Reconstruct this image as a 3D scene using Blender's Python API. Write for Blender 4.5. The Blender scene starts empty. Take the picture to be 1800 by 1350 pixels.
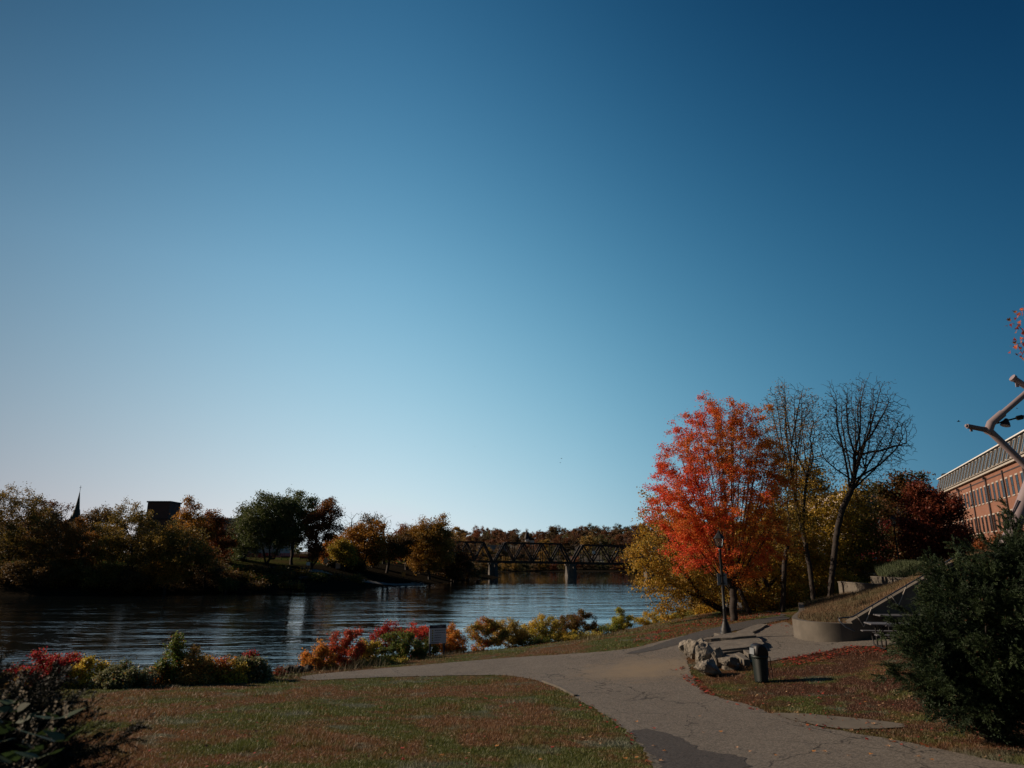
import bpy, bmesh, math, random
import numpy as np
from mathutils import Vector, Matrix
from mathutils.geometry import delaunay_2d_cdt
R = math.radians
random.seed(7); RNG = np.random.default_rng(11)
S = bpy.context.scene; COL = S.collection
EYE = 7.0
PT = math.atan(307/1200.0)
CP, SP = math.cos(PT), math.sin(PT)

def P(u, v, d):
    """world point seen at photo pixel (u,v), at ground distance d straight ahead"""
    x = (u-900)/1200.0; y = (675-v)/1200.0
    Y = CP - SP*y; Z = SP + CP*y
    s = d/Y
    return (x*s, d, EYE+Z*s)

# ---------------------------------------------------------------- tagging
def tag(o, label=None, cat=None, group=None, kind=None):
    if label: o['label'] = label
    if cat: o['category'] = cat
    if group: o['group'] = group
    if kind: o['kind'] = kind
    return o
def empty(name, loc, label=None, cat=None, group=None, rz=0):
    o = bpy.data.objects.new(name, None); COL.objects.link(o)
    o.location = loc; o.rotation_euler = (0,0,rz); o.empty_display_size = .3
    return tag(o, label, cat, group)
def link(name, me, parent=None, loc=None):
    o = bpy.data.objects.new(name, me); COL.objects.link(o)
    if parent: o.parent = parent
    if loc is not None: o.location = loc
    return o
def copy_tree(o, parent=None):
    c = o.copy(); COL.objects.link(c); c.parent = parent
    for ch in list(o.children): copy_tree(ch, c)
    return c
def npmesh(name, V, F, mats, colors=None, smooth=False, midx=None):
    """V (n,3) array, F (m,k) int array, all faces the same size"""
    V = np.asarray(V, dtype=np.float32); F = np.asarray(F, dtype=np.int32)
    m, k = F.shape
    me = bpy.data.meshes.new(name)
    me.vertices.add(len(V)); me.vertices.foreach_set('co', V.ravel())
    me.loops.add(m*k); me.loops.foreach_set('vertex_index', F.ravel())
    me.polygons.add(m); me.polygons.foreach_set('loop_start', np.arange(0, m*k, k, dtype=np.int32))
    me.polygons.foreach_set('loop_total', np.full(m, k, dtype=np.int32))
    me.polygons.foreach_set('use_smooth', np.full(m, smooth))
    for mm in (mats if isinstance(mats, (list, tuple)) else [mats]): me.materials.append(mm)
    if midx is not None: me.polygons.foreach_set('material_index', np.asarray(midx, dtype=np.int32))
    if colors is not None:
        a = me.attributes.new('Col', 'FLOAT_COLOR', 'FACE')
        c = np.ones((m,4), dtype=np.float32); c[:,:3] = colors
        a.data.foreach_set('color', c.ravel())
    me.update(calc_edges=True); me.validate()
    return me

class MB:
    def __init__(s): s.v=[]; s.f=[]; s.sm=[]
    def add(s, vs, fs, smooth=False):
        n=len(s.v); s.v += [tuple(p) for p in vs]; s.f += [tuple(i+n for i in f) for f in fs]; s.sm += [smooth]*len(fs)
        return s
    def box(s, c, size, rz=0, M=None, bev=0):
        x,y,z = [a/2 for a in size]
        if M is None: M = Matrix.Rotation(rz,3,'Z')
        c = Vector(c)
        if bev:
            b = min(bev, x*.9, y*.9, z*.9)
            vs=[];  
            for sz in (-1,1):
                for (X,Y,Zz) in ((x,y,z-b),(x-b,y-b,z)):
                    ring=[(X,-Y),(X,Y),(-X,Y),(-X,-Y)]
                    vs.append([c+M@Vector((p[0],p[1],sz*Zz)) for p in ring])
            rings=[vs[1],vs[0],vs[2],vs[3]]
            V=[p for r in rings for p in r]; F=[(3,2,1,0)]
            for k in range(3):
                for i in range(4):
                    j=(i+1)%4; F.append((k*4+i,k*4+j,k*4+4+j,k*4+4+i))
            F.append((12,13,14,15)); return s.add(V,F)
        vs=[c+M@Vector((a*x,b*y,d*z)) for d in (-1,1) for a,b in ((-1,-1),(1,-1),(1,1),(-1,1))]
        return s.add(vs,[(3,2,1,0),(4,5,6,7),(0,1,5,4),(1,2,6,5),(2,3,7,6),(3,0,4,7)])
    def bar(s, a, b, w, h):
        """rectangular bar from a to b, h roughly vertical"""
        a=Vector(a); b=Vector(b); d=(b-a); L=d.length
        if L<1e-6: return s
        d/=L; up=Vector((0,0,1)) if abs(d.z)<.95 else Vector((0,1,0))
        sx=d.cross(up).normalized(); u=sx.cross(d)
        M=Matrix((sx,d,u)).transposed()
        return s.box((a+b)/2,(w,L,h),M=M)
    def tube(s, pts, r, n=8, cap=True):
        pts=[Vector(p) for p in pts]; m=len(pts)
        rs = r if isinstance(r,(list,tuple)) else [r]*m
        prev=None; V=[]
        for i,p in enumerate(pts):
            d=(pts[min(i+1,m-1)]-pts[max(i-1,0)]).normalized()
            if prev is None:
                a=Vector((0,0,1)) if abs(d.z)<.9 else Vector((1,0,0)); prev=(a-d*a.dot(d)).normalized()
            else: prev=(prev-d*prev.dot(d)).normalized()
            q=d.cross(prev)
            for k in range(n):
                t=2*math.pi*k/n; V.append(p+(prev*math.cos(t)+q*math.sin(t))*rs[i])
        F=[]
        for i in range(m-1):
            for k in range(n):
                j=(k+1)%n; F.append((i*n+k,i*n+j,(i+1)*n+j,(i+1)*n+k))
        s.add(V,F,True)
        if cap: s.add(V[:n],[tuple(range(n-1,-1,-1))]); s.add(V[-n:],[tuple(range(n))])
        return s
    def lathe(s, c, prof, n=16, smooth=True):
        """prof: list of (radius, z)"""
        V=[]; 
        for r,z in prof:
            for k in range(n):
                t=2*math.pi*(k+.5)/n; V.append((c[0]+r*math.cos(t),c[1]+r*math.sin(t),c[2]+z))
        F=[]
        for i in range(len(prof)-1):
            for k in range(n):
                j=(k+1)%n; F.append((i*n+k,i*n+j,(i+1)*n+j,(i+1)*n+k))
        s.add(V,F,smooth); s.add(V[:n],[tuple(range(n-1,-1,-1))]); s.add(V[-n:],[tuple(range(n))])
        return s
    def prism(s, poly, z0, z1):
        """poly CCW list of xy; z0,z1 numbers or lists"""
        n=len(poly)
        za = z0 if isinstance(z0,(list,tuple)) else [z0]*n
        zb = z1 if isinstance(z1,(list,tuple)) else [z1]*n
        V=[(p[0],p[1],za[i]) for i,p in enumerate(poly)]+[(p[0],p[1],zb[i]) for i,p in enumerate(poly)]
        F=[tuple(range(n-1,-1,-1)),tuple(range(n,2*n))]+[(i,(i+1)%n,n+(i+1)%n,n+i) for i in range(n)]
        return s.add(V,F)
    def mesh(s, name, m):
        me=bpy.data.meshes.new(name); me.from_pydata([tuple(p) for p in s.v],[],s.f)
        me.materials.append(m); me.polygons.foreach_set('use_smooth', s.sm); me.update(); return me
    def build(s, name, m, parent=None, loc=None): return link(name, s.mesh(name,m), parent, loc)

# ---------------------------------------------------------------- materials
def newmat(name):
    m=bpy.data.materials.new(name); m.use_nodes=True
    nt=m.node_tree; b=nt.nodes['Principled BSDF']; return m,nt,b
def N(nt, t, **kw):
    n=nt.nodes.new(t)
    for k,v in kw.items():
        if k.startswith('i_'): n.inputs[k[2:].replace('_',' ')].default_value=v
        else: setattr(n,k,v)
    return n
def mixc(nt, fac, a, b, mode='MIX'):
    n=nt.nodes.new('ShaderNodeMix'); n.data_type='RGBA'; n.blend_type=mode
    for sock,val in ((n.inputs[0],fac),(n.inputs[6],a),(n.inputs[7],b)):
        if hasattr(val,'is_output'): nt.links.new(val,sock)
        elif isinstance(val,(int,float)): sock.default_value=val
        else: sock.default_value=(*val,1)
    return n.outputs[2]
def noise(nt, scale, detail=4, rough=.55, coord=None, dist=0):
    n=N(nt,'ShaderNodeTexNoise'); n.inputs['Scale'].default_value=scale; n.inputs['Detail'].default_value=detail
    n.inputs['Roughness'].default_value=rough; n.inputs['Distortion'].default_value=dist
    if coord is not None: nt.links.new(coord,n.inputs['Vector'])
    return n.outputs['Fac']
def ramp(nt, fac, lo, hi):
    n=N(nt,'ShaderNodeMapRange'); n.inputs[1].default_value=lo; n.inputs[2].default_value=hi; n.clamp=True
    nt.links.new(fac,n.inputs[0]); return n.outputs[0]
def objco(nt): return N(nt,'ShaderNodeTexCoord').outputs['Object']
def worldco(nt): return N(nt,'ShaderNodeNewGeometry').outputs['Position']
def bump(nt, b, h, strength, dist=.02):
    n=N(nt,'ShaderNodeBump'); n.inputs['Strength'].default_value=strength; n.inputs['Distance'].default_value=dist
    nt.links.new(h,n.inputs['Height']); nt.links.new(n.outputs[0],b.inputs['Normal']); return n
def surf(name, c1, c2, scale=3, rough=.8, bmp=.3, bscale=40, bdist=.01, metal=0, c3=None, s3=.7, spec=.4):
    m,nt,b=newmat(name); co=objco(nt)
    col=mixc(nt, ramp(nt,noise(nt,scale,6,.6,co),.35,.65), c1, c2)
    if c3: col=mixc(nt, ramp(nt,noise(nt,s3,4,.6,co),.5,.68), col, c3)
    nt.links.new(col,b.inputs['Base Color']); b.inputs['Roughness'].default_value=rough
    b.inputs['Metallic'].default_value=metal; b.inputs['Specular IOR Level'].default_value=spec
    if bmp: bump(nt,b,noise(nt,bscale,5,.6,co),bmp,bdist)
    return m
def leafmat(name, trans=.35, rough=.55):
    m,nt,b=newmat(name)
    a=N(nt,'ShaderNodeAttribute',attribute_name='Col')
    nt.links.new(a.outputs['Color'],b.inputs['Base Color']); b.inputs['Roughness'].default_value=rough
    b.inputs['Specular IOR Level'].default_value=.25
    t=N(nt,'ShaderNodeBsdfTranslucent'); nt.links.new(a.outputs['Color'],t.inputs['Color'])
    mx=N(nt,'ShaderNodeMixShader'); mx.inputs[0].default_value=trans
    nt.links.new(b.outputs[0],mx.inputs[1]); nt.links.new(t.outputs[0],mx.inputs[2])
    nt.links.new(mx.outputs[0],nt.nodes['Material Output'].inputs['Surface'])
    return m
M={}
M['leaf']=leafmat('leaf',.4); M['needle']=leafmat('needle',.12,.6); M['dryleaf']=leafmat('dryleaf',.15,.7)
M['bark']=surf('bark',(.02,.015,.013),(.038,.029,.024),6,.9,.8,30,.02)
M['bark_pale']=surf('bark_pale',(.16,.12,.10),(.09,.065,.05),6,.9,.7,30,.02)
M['concrete']=surf('concrete',(.135,.118,.098),(.095,.083,.068),1.6,.9,.35,55,.006,c3=(.085,.075,.062),s3=.9)
M['rock']=surf('rock',(.30,.265,.215),(.13,.115,.095),3.5,.85,.9,9,.05,c3=(.12,.11,.10),s3=5)
M['darkrock']=surf('darkrock',(.05,.045,.04),(.025,.022,.02),2.5,.85,.9,9,.05)
M['slab']=surf('slab',(.17,.15,.125),(.10,.088,.075),4,.9,.9,14,.03,c3=(.10,.09,.08),s3=6)
M['black']=surf('black_paint',(.008,.008,.009),(.013,.013,.014),8,.55,.05,60,.002)
M['rail']=surf('rail_steel',(.10,.12,.15),(.07,.08,.10),8,.35,.05,60,.002,metal=.6)
M['green']=surf('green_paint',(.006,.013,.012),(.010,.019,.018),8,.55,.1,60,.002)
M['plastic']=surf('black_plastic',(.006,.006,.008),(.010,.010,.012),8,.5,.05,60,.002)
M['rust']=surf('rusty_steel',(.028,.020,.017),(.05,.032,.025),.8,.7,.3,10,.02)
M['pier']=surf('pier_stone',(.13,.115,.10),(.07,.062,.055),.5,.9,.8,1.2,.2)
M['pink']=surf('pink_steel',(.30,.24,.25),(.25,.20,.21),1.5,.42,.06,20,.004,c3=(.26,.20,.20),s3=2)
M['white']=surf('white_paint',(.75,.73,.70),(.66,.64,.61),2,.6,.1,20,.004)
M['trim']=surf('pale_trim',(.44,.40,.35),(.36,.32,.28),2,.7,.1,20,.004)
M['brown']=surf('dark_trim',(.055,.035,.03),(.035,.024,.022),2,.6,.1,20,.004)
M['roof']=surf('dark_roof',(.014,.013,.015),(.024,.022,.024),.8,.7,.3,6,.02)
M['copper']=surf('green_copper',(.022,.040,.036),(.014,.028,.026),.5,.7,.2,3,.05)
M['darkbrick']=surf('dark_brick',(.13,.065,.05),(.09,.05,.042),.5,.9,.2,4,.03)
M['tan']=surf('tan_wall',(.50,.42,.37),(.42,.35,.31),.5,.9,.1,4,.03)
M['table']=surf('table_coat',(.10,.10,.11),(.14,.14,.15),5,.45,.1,60,.002)
M['sil']=surf('silver_panel',(.22,.24,.26),(.17,.19,.21),3,.5,.05,20,.002)
def glassy(name, c, rough=.08):
    m,nt,b=newmat(name); b.inputs['Base Color'].default_value=(*c,1); b.inputs['Roughness'].default_value=rough
    b.inputs['Specular IOR Level'].default_value=.8
    bump(nt,b,noise(nt,1.2,2,.5,objco(nt)),.15,.02); return m
M['glass']=glassy('dark_glass',(.012,.014,.018)); M['skyglass']=glassy('pale_glass',(.05,.07,.09),.04)
def paint(name,c):
    m,nt,b=newmat(name); co=objco(nt)
    nt.links.new(mixc(nt,ramp(nt,noise(nt,4,5,.6,co),.4,.7),c,[a*.8 for a in c]),b.inputs['Base Color'])
    b.inputs['Roughness'].default_value=.3; b.inputs['Coat Weight'].default_value=.6; return m
M['redcar']=paint('red_car_paint',(.35,.015,.02)); M['darkcar']=paint('dark_car_paint',(.015,.018,.025)); M['whitecar']=paint('white_car_paint',(.6,.6,.6))
M['tyre']=surf('tyre',(.012,.012,.012),(.02,.02,.02),8,.9,.1,60,.004)
def brick(name, c1, c2, mortar, sx=4.2):
    m,nt,b=newmat(name); co=objco(nt)
    mp=N(nt,'ShaderNodeMapping'); mp.vector_type='POINT'; nt.links.new(co,mp.inputs[0]); mp.inputs['Rotation'].default_value=(R(90),0,0)
    bt=N(nt,'ShaderNodeTexBrick'); nt.links.new(mp.outputs[0],bt.inputs[0])
    bt.inputs['Color1'].default_value=(*c1,1); bt.inputs['Color2'].default_value=(*c2,1); bt.inputs['Mortar'].default_value=(*mortar,1)
    bt.inputs['Scale'].default_value=sx; bt.inputs['Mortar Size'].default_value=.012
    col=mixc(nt,ramp(nt,noise(nt,.35,5,.6,co),.35,.7),bt.outputs[0],[a*.72 for a in c1])
    nt.links.new(col,b.inputs['Base Color']); b.inputs['Roughness'].default_value=.9
    bump(nt,b,bt.outputs['Fac'],.3,.01).invert=True; return m
M['brick']=brick('mill_brick',(.27,.115,.068),(.21,.09,.055),(.24,.17,.14))

# ---------------------------------------------------------------- world
SUN_AZ, SUN_EL = R(-76), R(25)
w=bpy.data.worlds.new('World'); S.world=w; w.use_nodes=True; nt=w.node_tree
sky=N(nt,'ShaderNodeTexSky',sky_type='NISHITA'); sky.sun_disc=False; sky.sun_elevation=SUN_EL; sky.sun_rotation=SUN_AZ
sky.air_density=1.0; sky.dust_density=.35; sky.ozone_density=2.2; sky.altitude=50
bg=nt.nodes['Background']
# the clear autumn sky: measured contrast per channel, deepening away from the sun's side
sky.air_density=.6; sky.dust_density=.1; sky.ozone_density=.5
def wm(op,a,b_=0.0,c_=None):
    n=N(nt,'ShaderNodeMath'); n.operation=op
    for s_,v in zip(n.inputs,(a,b_,c_)):
        if v is None: continue
        if hasattr(v,'is_output'): nt.links.new(v,s_)
        else: s_.default_value=v
    return n.outputs[0]
gco=N(nt,'ShaderNodeTexCoord').outputs['Generated']; gx=N(nt,'ShaderNodeSeparateXYZ'); nt.links.new(gco,gx.inputs[0])
hyp=wm('SQRT',wm('ADD',wm('MULTIPLY',gx.outputs[0],gx.outputs[0]),wm('MULTIPLY',gx.outputs[1],gx.outputs[1])))
qx=wm('DIVIDE',gx.outputs[0],wm('ADD',hyp,1e-4))
qq=wm('MINIMUM',wm('SUBTRACT',wm('MULTIPLY',wm('ADD',qx,wm('SQRT',wm('ADD',wm('MULTIPLY',qx,qx),.12))),.5),0.0),.70)
ql=wm('MAXIMUM',wm('SUBTRACT',-.12,qx),0.0); ql=wm('MULTIPLY',ql,ql)     # sky made darker towards the sun's side
sc_=N(nt,'ShaderNodeSeparateColor'); nt.links.new(sky.outputs[0],sc_.inputs[0]); cc_=N(nt,'ShaderNodeCombineColor')
gz=wm('MINIMUM',wm('MAXIMUM',gx.outputs[2],0.0),.78)
for ch,(f0,fg,fq,fl,fz,fzz) in enumerate([(.451,.276,-4.332,-2.45,-1.873,-3.01),(.211,.093,-2.702,-2.35,-1.033,-2.242),(.152,.131,-2.007,-2.15,-.224,-2.009)]):
    v=wm('ADD',wm('MULTIPLY',wm('LOGARITHM',wm('MAXIMUM',wm('MULTIPLY',sc_.outputs[ch],.1),1e-4),math.e),fg),f0)
    for term,kf in ((qq,fq),(ql,fl),(gz,fz),(wm('MULTIPLY',gz,gz),fzz)): v=wm('ADD',v,wm('MULTIPLY',term,kf))
    v=wm('ADD',v,wm('MULTIPLY',wm('MULTIPLY',wm('MAXIMUM',wm('SUBTRACT',.38,gz),0.0),wm('MAXIMUM',wm('SUBTRACT',.1,qx),0.0)),-1.3))   # low sky made darker towards the sun's side
    v=wm('ADD',v,wm('MULTIPLY',wm('MINIMUM',gx.outputs[1],0.0),1.5))      # unseen sky behind the camera darkened to cut fill on shaded faces
    v=wm('MINIMUM',wm('MULTIPLY',wm('EXPONENT',v),10.5),(6.5,7.4,8.0)[ch]); nt.links.new(v,cc_.inputs[ch])
nt.links.new(cc_.outputs[0],bg.inputs[0]); bg.inputs[1].default_value=.1
sd=bpy.data.lights.new('sun','SUN'); sd.energy=5.0; sd.angle=R(.5); sd.color=(1,.80,.60)
so=bpy.data.objects.new('sun',sd); COL.objects.link(so)
sdir=Vector((math.sin(SUN_AZ)*math.cos(SUN_EL), math.cos(SUN_AZ)*math.cos(SUN_EL), math.sin(SUN_EL)))
so.rotation_euler=sdir.to_track_quat('Z','Y').to_euler(); so.location=sdir*60
cam=bpy.data.cameras.new('camera'); cam.lens=24; cam.sensor_width=36; cam.clip_end=9000; cam.clip_start=.05
cam.dof.use_dof=True; cam.dof.focus_distance=32; cam.dof.aperture_fstop=2.0
co_=bpy.data.objects.new('camera',cam); COL.objects.link(co_); co_.location=(0,0,EYE); co_.rotation_euler=(R(90)+PT,0,0); S.camera=co_
S.view_settings.view_transform='Standard'; S.view_settings.look='None'; S.view_settings.exposure=0; S.view_settings.gamma=1
try: S.cycles.use_denoising=True; S.cycles.max_bounces=6; S.cycles.transparent_max_bounces=8; S.cycles.diffuse_bounces=2; S.cycles.glossy_bounces=3
except Exception: pass
# ---------------------------------------------------------------- terrain heights (thin-plate spline through surveyed points)
class TPS:
    def __init__(s, pts, lam=.02, sc=30.0):
        A=np.array(pts,float); s.sc=sc; s.X=A[:,:2]/sc; z=A[:,2]; n=len(A)
        K=s.phi(np.linalg.norm(s.X[:,None]-s.X[None],axis=2))+lam*np.eye(n)
        Pm=np.c_[np.ones(n),s.X]; L=np.zeros((n+3,n+3)); L[:n,:n]=K; L[:n,n:]=Pm; L[n:,:n]=Pm.T
        sol=np.linalg.solve(L,np.r_[z,0,0,0]); s.w=sol[:n]; s.a=sol[n:]
    def phi(s,r): return r*r*np.log(r+1e-9)
    def __call__(s,x,y):
        x=np.asarray(x,float); y=np.asarray(y,float); sh=x.shape
        Q=np.c_[x.ravel(),y.ravel()]/s.sc; out=np.empty(len(Q))
        for i in range(0,len(Q),20000):
            q=Q[i:i+20000]; out[i:i+20000]=s.phi(np.linalg.norm(q[:,None]-s.X[None],axis=2))@s.w+s.a[0]+q@s.a[1:]
        return out.reshape(sh)
ctl=[P(600,1350,11),P(1150,1350,11.8),P(1700,1350,12),P(200,1218,22),P(540,1196,26),P(480,1183,30),P(690,1175,29.5),P(770,1150,36),
 P(1000,1150,30),P(1060,1120,40),P(1277,1122,28),P(1340,1200,21),P(1290,1088,36),P(1400,1122,28),P(1490,1135,25),P(1540,1140,24),
 P(1500,1280,15),P(1100,1283,15),P(1720,1300,13.2),P(1380,1083,38.5),P(1180,1090,46),P(800,1190,26.5),P(1200,1180,24)]
ctl+=[(0,0,5.3),(-6,0,5.2),(6,0,5.3),(0,-15,5.3),(-25,-10,5),(20,-10,5.6),(-3.5,5,4.9),(-22,22,3.0),(-40,22,2.8),
 (-60,38,0),(-40,39,0),(-20,41,0),(-14,44,0),(-8,48,0),(0,54,0),(7,61,0),(14,72,0),(20,86,0),(30,110,0),(46,150,0),(66,220,0),(92,330,0),(110,430,.5),
 (-60,55,-2),(-14,60,-2),(0,75,-2),(14,100,-2),(25,140,-2),(45,220,-2),(70,330,-2),
 (13,45,4.0),(20,50,4.5),(16,60,2.5),(30,85,5),(50,130,5.5),
 (18,34,4.6),(24,36,5.6),(24,28,5.6),(20,22,4.8),(22,14,4.6),(30,45,6.0),(32,60,6.2),(45,80,6.4),(60,60,6.8),(75,100,7),(60,160,6.8),(100,120,7),(100,300,7),(120,200,7.5),(60,20,7),(100,30,7.5)]
hN=TPS(ctl)
def H(x,y): return float(hN(np.array([x]),np.array([y]))[0])
def hit(u,v,dmin=6,dmax=110):
    """where the sight line of photo pixel (u,v) meets the near bank"""
    ds=np.linspace(dmin,dmax,700); pts=np.array([P(u,v,d) for d in ds]); h=hN(pts[:,0],pts[:,1])
    k=np.argmax(pts[:,2]<h) if (pts[:,2]<h).any() else len(ds)-1
    k=max(k,1); a=pts[k-1,2]-h[k-1]; b=pts[k,2]-h[k]; t=a/(a-b) if a!=b else 0
    d=ds[k-1]+t*(ds[k]-ds[k-1]); p=P(u,v,d); return (p[0],p[1])
def frange(spec):
    out=[]
    for a,b,s in spec: out+=list(np.arange(a,b,s))
    return np.array(out+[spec[-1][1]])
def gridmesh(name,xs,ys,h,mat):
    X,Y=np.meshgrid(xs,ys); Z=h(X,Y); V=np.c_[X.ravel(),Y.ravel(),Z.ravel()]
    nx,ny=len(xs),len(ys); i=np.arange(ny-1)[:,None]*nx+np.arange(nx-1)[None]; i=i.ravel()
    F=np.c_[i,i+1,i+nx+1,i+nx]; return npmesh(name,V,F,mat,smooth=True)
# lawn colours are shared by the soil and the blades growing on it
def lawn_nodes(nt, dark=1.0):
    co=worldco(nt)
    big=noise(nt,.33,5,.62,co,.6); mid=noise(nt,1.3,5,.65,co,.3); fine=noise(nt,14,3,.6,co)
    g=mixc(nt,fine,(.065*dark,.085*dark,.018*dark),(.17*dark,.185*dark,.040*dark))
    br=mixc(nt,fine,(.14*dark,.070*dark,.030*dark),(.31*dark,.165*dark,.075*dark))
    gy=mixc(nt,fine,(.12*dark,.14*dark,.09*dark),(.24*dark,.25*dark,.17*dark))
    c=mixc(nt,ramp(nt,big,.44,.54),br,g); c=mixc(nt,ramp(nt,mid,.55,.65),c,br); c=mixc(nt,ramp(nt,noise(nt,2.6,5,.7,N_off(nt,co,(11,5,0)),.5),.56,.63),c,g)
    c=mixc(nt,ramp(nt,noise(nt,.55,4,.6,N_off(nt,co,(31,7,0))),.56,.66),c,gy)
    # the lawn by the bin is worn and covered with leaf mould
    d=N(nt,'ShaderNodeVectorMath'); d.operation='DISTANCE'; mp=N(nt,'ShaderNodeMapping'); nt.links.new(co,mp.inputs[0]); mp.inputs['Scale'].default_value=(1,.8,0)
    nt.links.new(mp.outputs[0],d.inputs[0]); d.inputs[1].default_value=(11.5,15.2,0)
    wn=mixc(nt,fine,(.085*dark,.042*dark,.024*dark),(.19*dark,.085*dark,.045*dark))
    wf=N(nt,'ShaderNodeMath'); wf.operation='MULTIPLY'; nt.links.new(ramp(nt,d.outputs['Value'],7.5,4.5),wf.inputs[0]); nt.links.new(ramp(nt,noise(nt,.8,5,.65,co),.58,.48),wf.inputs[1])
    c=mixc(nt,wf.outputs[0],c,wn)
    return c
def N_off(nt,co,o):
    n=N(nt,'ShaderNodeVectorMath'); n.operation='ADD'; nt.links.new(co,n.inputs[0]); n.inputs[1].default_value=o; return n.outputs[0]
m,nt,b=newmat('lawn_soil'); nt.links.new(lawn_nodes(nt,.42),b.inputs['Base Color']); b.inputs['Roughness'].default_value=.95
b.inputs['Specular IOR Level'].default_value=.1
co=worldco(nt); bump(nt,b,noise(nt,5,8,.7,co),.9,.10); M['lawn']=m
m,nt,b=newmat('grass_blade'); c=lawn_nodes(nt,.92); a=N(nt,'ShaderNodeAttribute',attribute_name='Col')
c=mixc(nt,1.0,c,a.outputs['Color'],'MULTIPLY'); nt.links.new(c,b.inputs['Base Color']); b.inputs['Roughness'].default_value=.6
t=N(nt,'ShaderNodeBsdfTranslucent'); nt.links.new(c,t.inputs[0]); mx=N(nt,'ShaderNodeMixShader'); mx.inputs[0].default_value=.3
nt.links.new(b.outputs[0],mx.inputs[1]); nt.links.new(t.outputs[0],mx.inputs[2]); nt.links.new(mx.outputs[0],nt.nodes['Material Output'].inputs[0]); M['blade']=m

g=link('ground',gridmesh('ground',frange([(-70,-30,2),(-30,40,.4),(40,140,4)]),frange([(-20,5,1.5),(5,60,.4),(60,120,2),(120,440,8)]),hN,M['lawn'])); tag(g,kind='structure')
# deep base so the land goes on to the horizon
def far_flat(x,y): return np.full(x.shape,-2.6)
m=surf('distant_soil',(.05,.05,.025),(.08,.06,.03),.02,.95,0); M['farsoil']=m
tag(link('terrain',gridmesh('terrain',np.linspace(-3500,3500,30),np.linspace(-1500,5000,30),far_flat,m)),kind='structure')

# far bank
def shore_far():
    return [P(-400,1050,131),P(0,1048,137),P(200,1045,144),P(380,1042,151),P(560,1038,161),P(640,1034,174),P(700,1030,189),P(745,1028,197),P(800,1020,235),P(830,1013,300)]
sf=[(p[0],p[1],0) for p in shore_far()]
ctl2=list(sf)+[(-5,385,0),(40,400,0),(100,420,0),(180,430,0)]
ctl2+=[(p[0],p[1]-22,-3) for p in sf[:8]]+[(6,235,-3),(8,300,-3),(15,360,-3),(60,370,-3),(120,395,-3)]
ctl2+=[(-98,149,4.2),(-80,154,4.2),(-64,163,4.6),(-47,172,4.6)]+[P(440,992,175),P(560,994,190),P(400,990,170)]
ctl2+=[P(600,1002,190),P(660,1010,195),P(720,1015,207),P(560,1006,178),P(660,996,220),P(740,1004,230),P(560,982,225),P(450,981,225),P(660,984,260),P(780,990,280)]
ctl2+=[(-160,150,5),(-250,150,5),(-120,200,6.5),(-200,260,9),(-100,300,8),(-40,330,7),(-10,430,2),(60,450,2.5),(150,480,3),(-300,400,10)]
hF=TPS(ctl2,lam=.005,sc=60)
def HF(x,y): return float(hF(np.array([x]),np.array([y]))[0])
def hitF(u,v,dmin=120,dmax=420):
    ds=np.linspace(dmin,dmax,600); pts=np.array([P(u,v,d) for d in ds]); h=hF(pts[:,0],pts[:,1])
    k=np.argmax(pts[:,2]<h) if (pts[:,2]<h).any() else len(ds)-1
    return (pts[k,0],pts[k,1])
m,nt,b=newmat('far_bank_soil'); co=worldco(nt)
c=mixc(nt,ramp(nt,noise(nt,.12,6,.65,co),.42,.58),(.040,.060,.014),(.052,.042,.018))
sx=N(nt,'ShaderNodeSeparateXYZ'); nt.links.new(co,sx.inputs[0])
c=mixc(nt,ramp(nt,sx.outputs[2],5.2,5.9),(.018,.015,.011),c)  # tree shade on the lower slope is put into the colour, by height
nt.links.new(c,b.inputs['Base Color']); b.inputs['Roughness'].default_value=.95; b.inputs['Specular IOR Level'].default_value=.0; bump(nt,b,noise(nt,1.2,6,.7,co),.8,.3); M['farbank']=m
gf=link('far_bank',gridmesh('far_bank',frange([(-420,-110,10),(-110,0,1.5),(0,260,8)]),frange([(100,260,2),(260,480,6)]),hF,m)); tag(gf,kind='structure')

# hills behind the bridge
def hh(x,y):
    x=np.asarray(x,float); y=np.asarray(y,float)
    a=30*np.exp(-(((x-20)/330)**2+((y-900)/170)**2))
    b_=32*np.exp(-(((x-190)/110)**2+((y-640)/130)**2))
    c_=14*np.exp(-(((x+60)/160)**2+((y-640)/110)**2))
    return 2+a+b_+c_+1.6*np.sin(x*.021+y*.013)+1.1*np.sin(x*.047-y*.031)
def HH(x,y): return float(hh(np.array([x]),np.array([y]))[0])
tag(link('hills',gridmesh('hills',np.linspace(-700,800,90),np.linspace(455,1400,60),hh,surf('hill_soil',(.022,.017,.010),(.035,.024,.012),.02,.95,0))),kind='structure')

# water
m,nt,b=newmat('river_water'); co=worldco(nt)
b.inputs['Base Color'].default_value=(.004,.006,.007,1); b.inputs['Roughness'].default_value=.05; b.inputs['IOR'].default_value=1.333
b.inputs['Specular IOR Level'].default_value=.5
mp=N(nt,'ShaderNodeMapping'); nt.links.new(co,mp.inputs[0]); mp.inputs['Scale'].default_value=(.55,1.0,1)
n1=noise(nt,1.6,3,.6,mp.outputs[0],.4); n2=noise(nt,.33,3,.55,mp.outputs[0],.8)
mp2=N(nt,'ShaderNodeMapping'); nt.links.new(co,mp2.inputs[0]); mp2.inputs['Scale'].default_value=(.035,.11,1)
calm=ramp(nt,noise(nt,1.0,4,.6,mp2.outputs[0],1.2),.40,.62)
sx=N(nt,'ShaderNodeSeparateXYZ'); nt.links.new(co,sx.inputs[0])
far=ramp(nt,sx.outputs[1],175,215)         # the sheltered reach by the bridge lies flat
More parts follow.
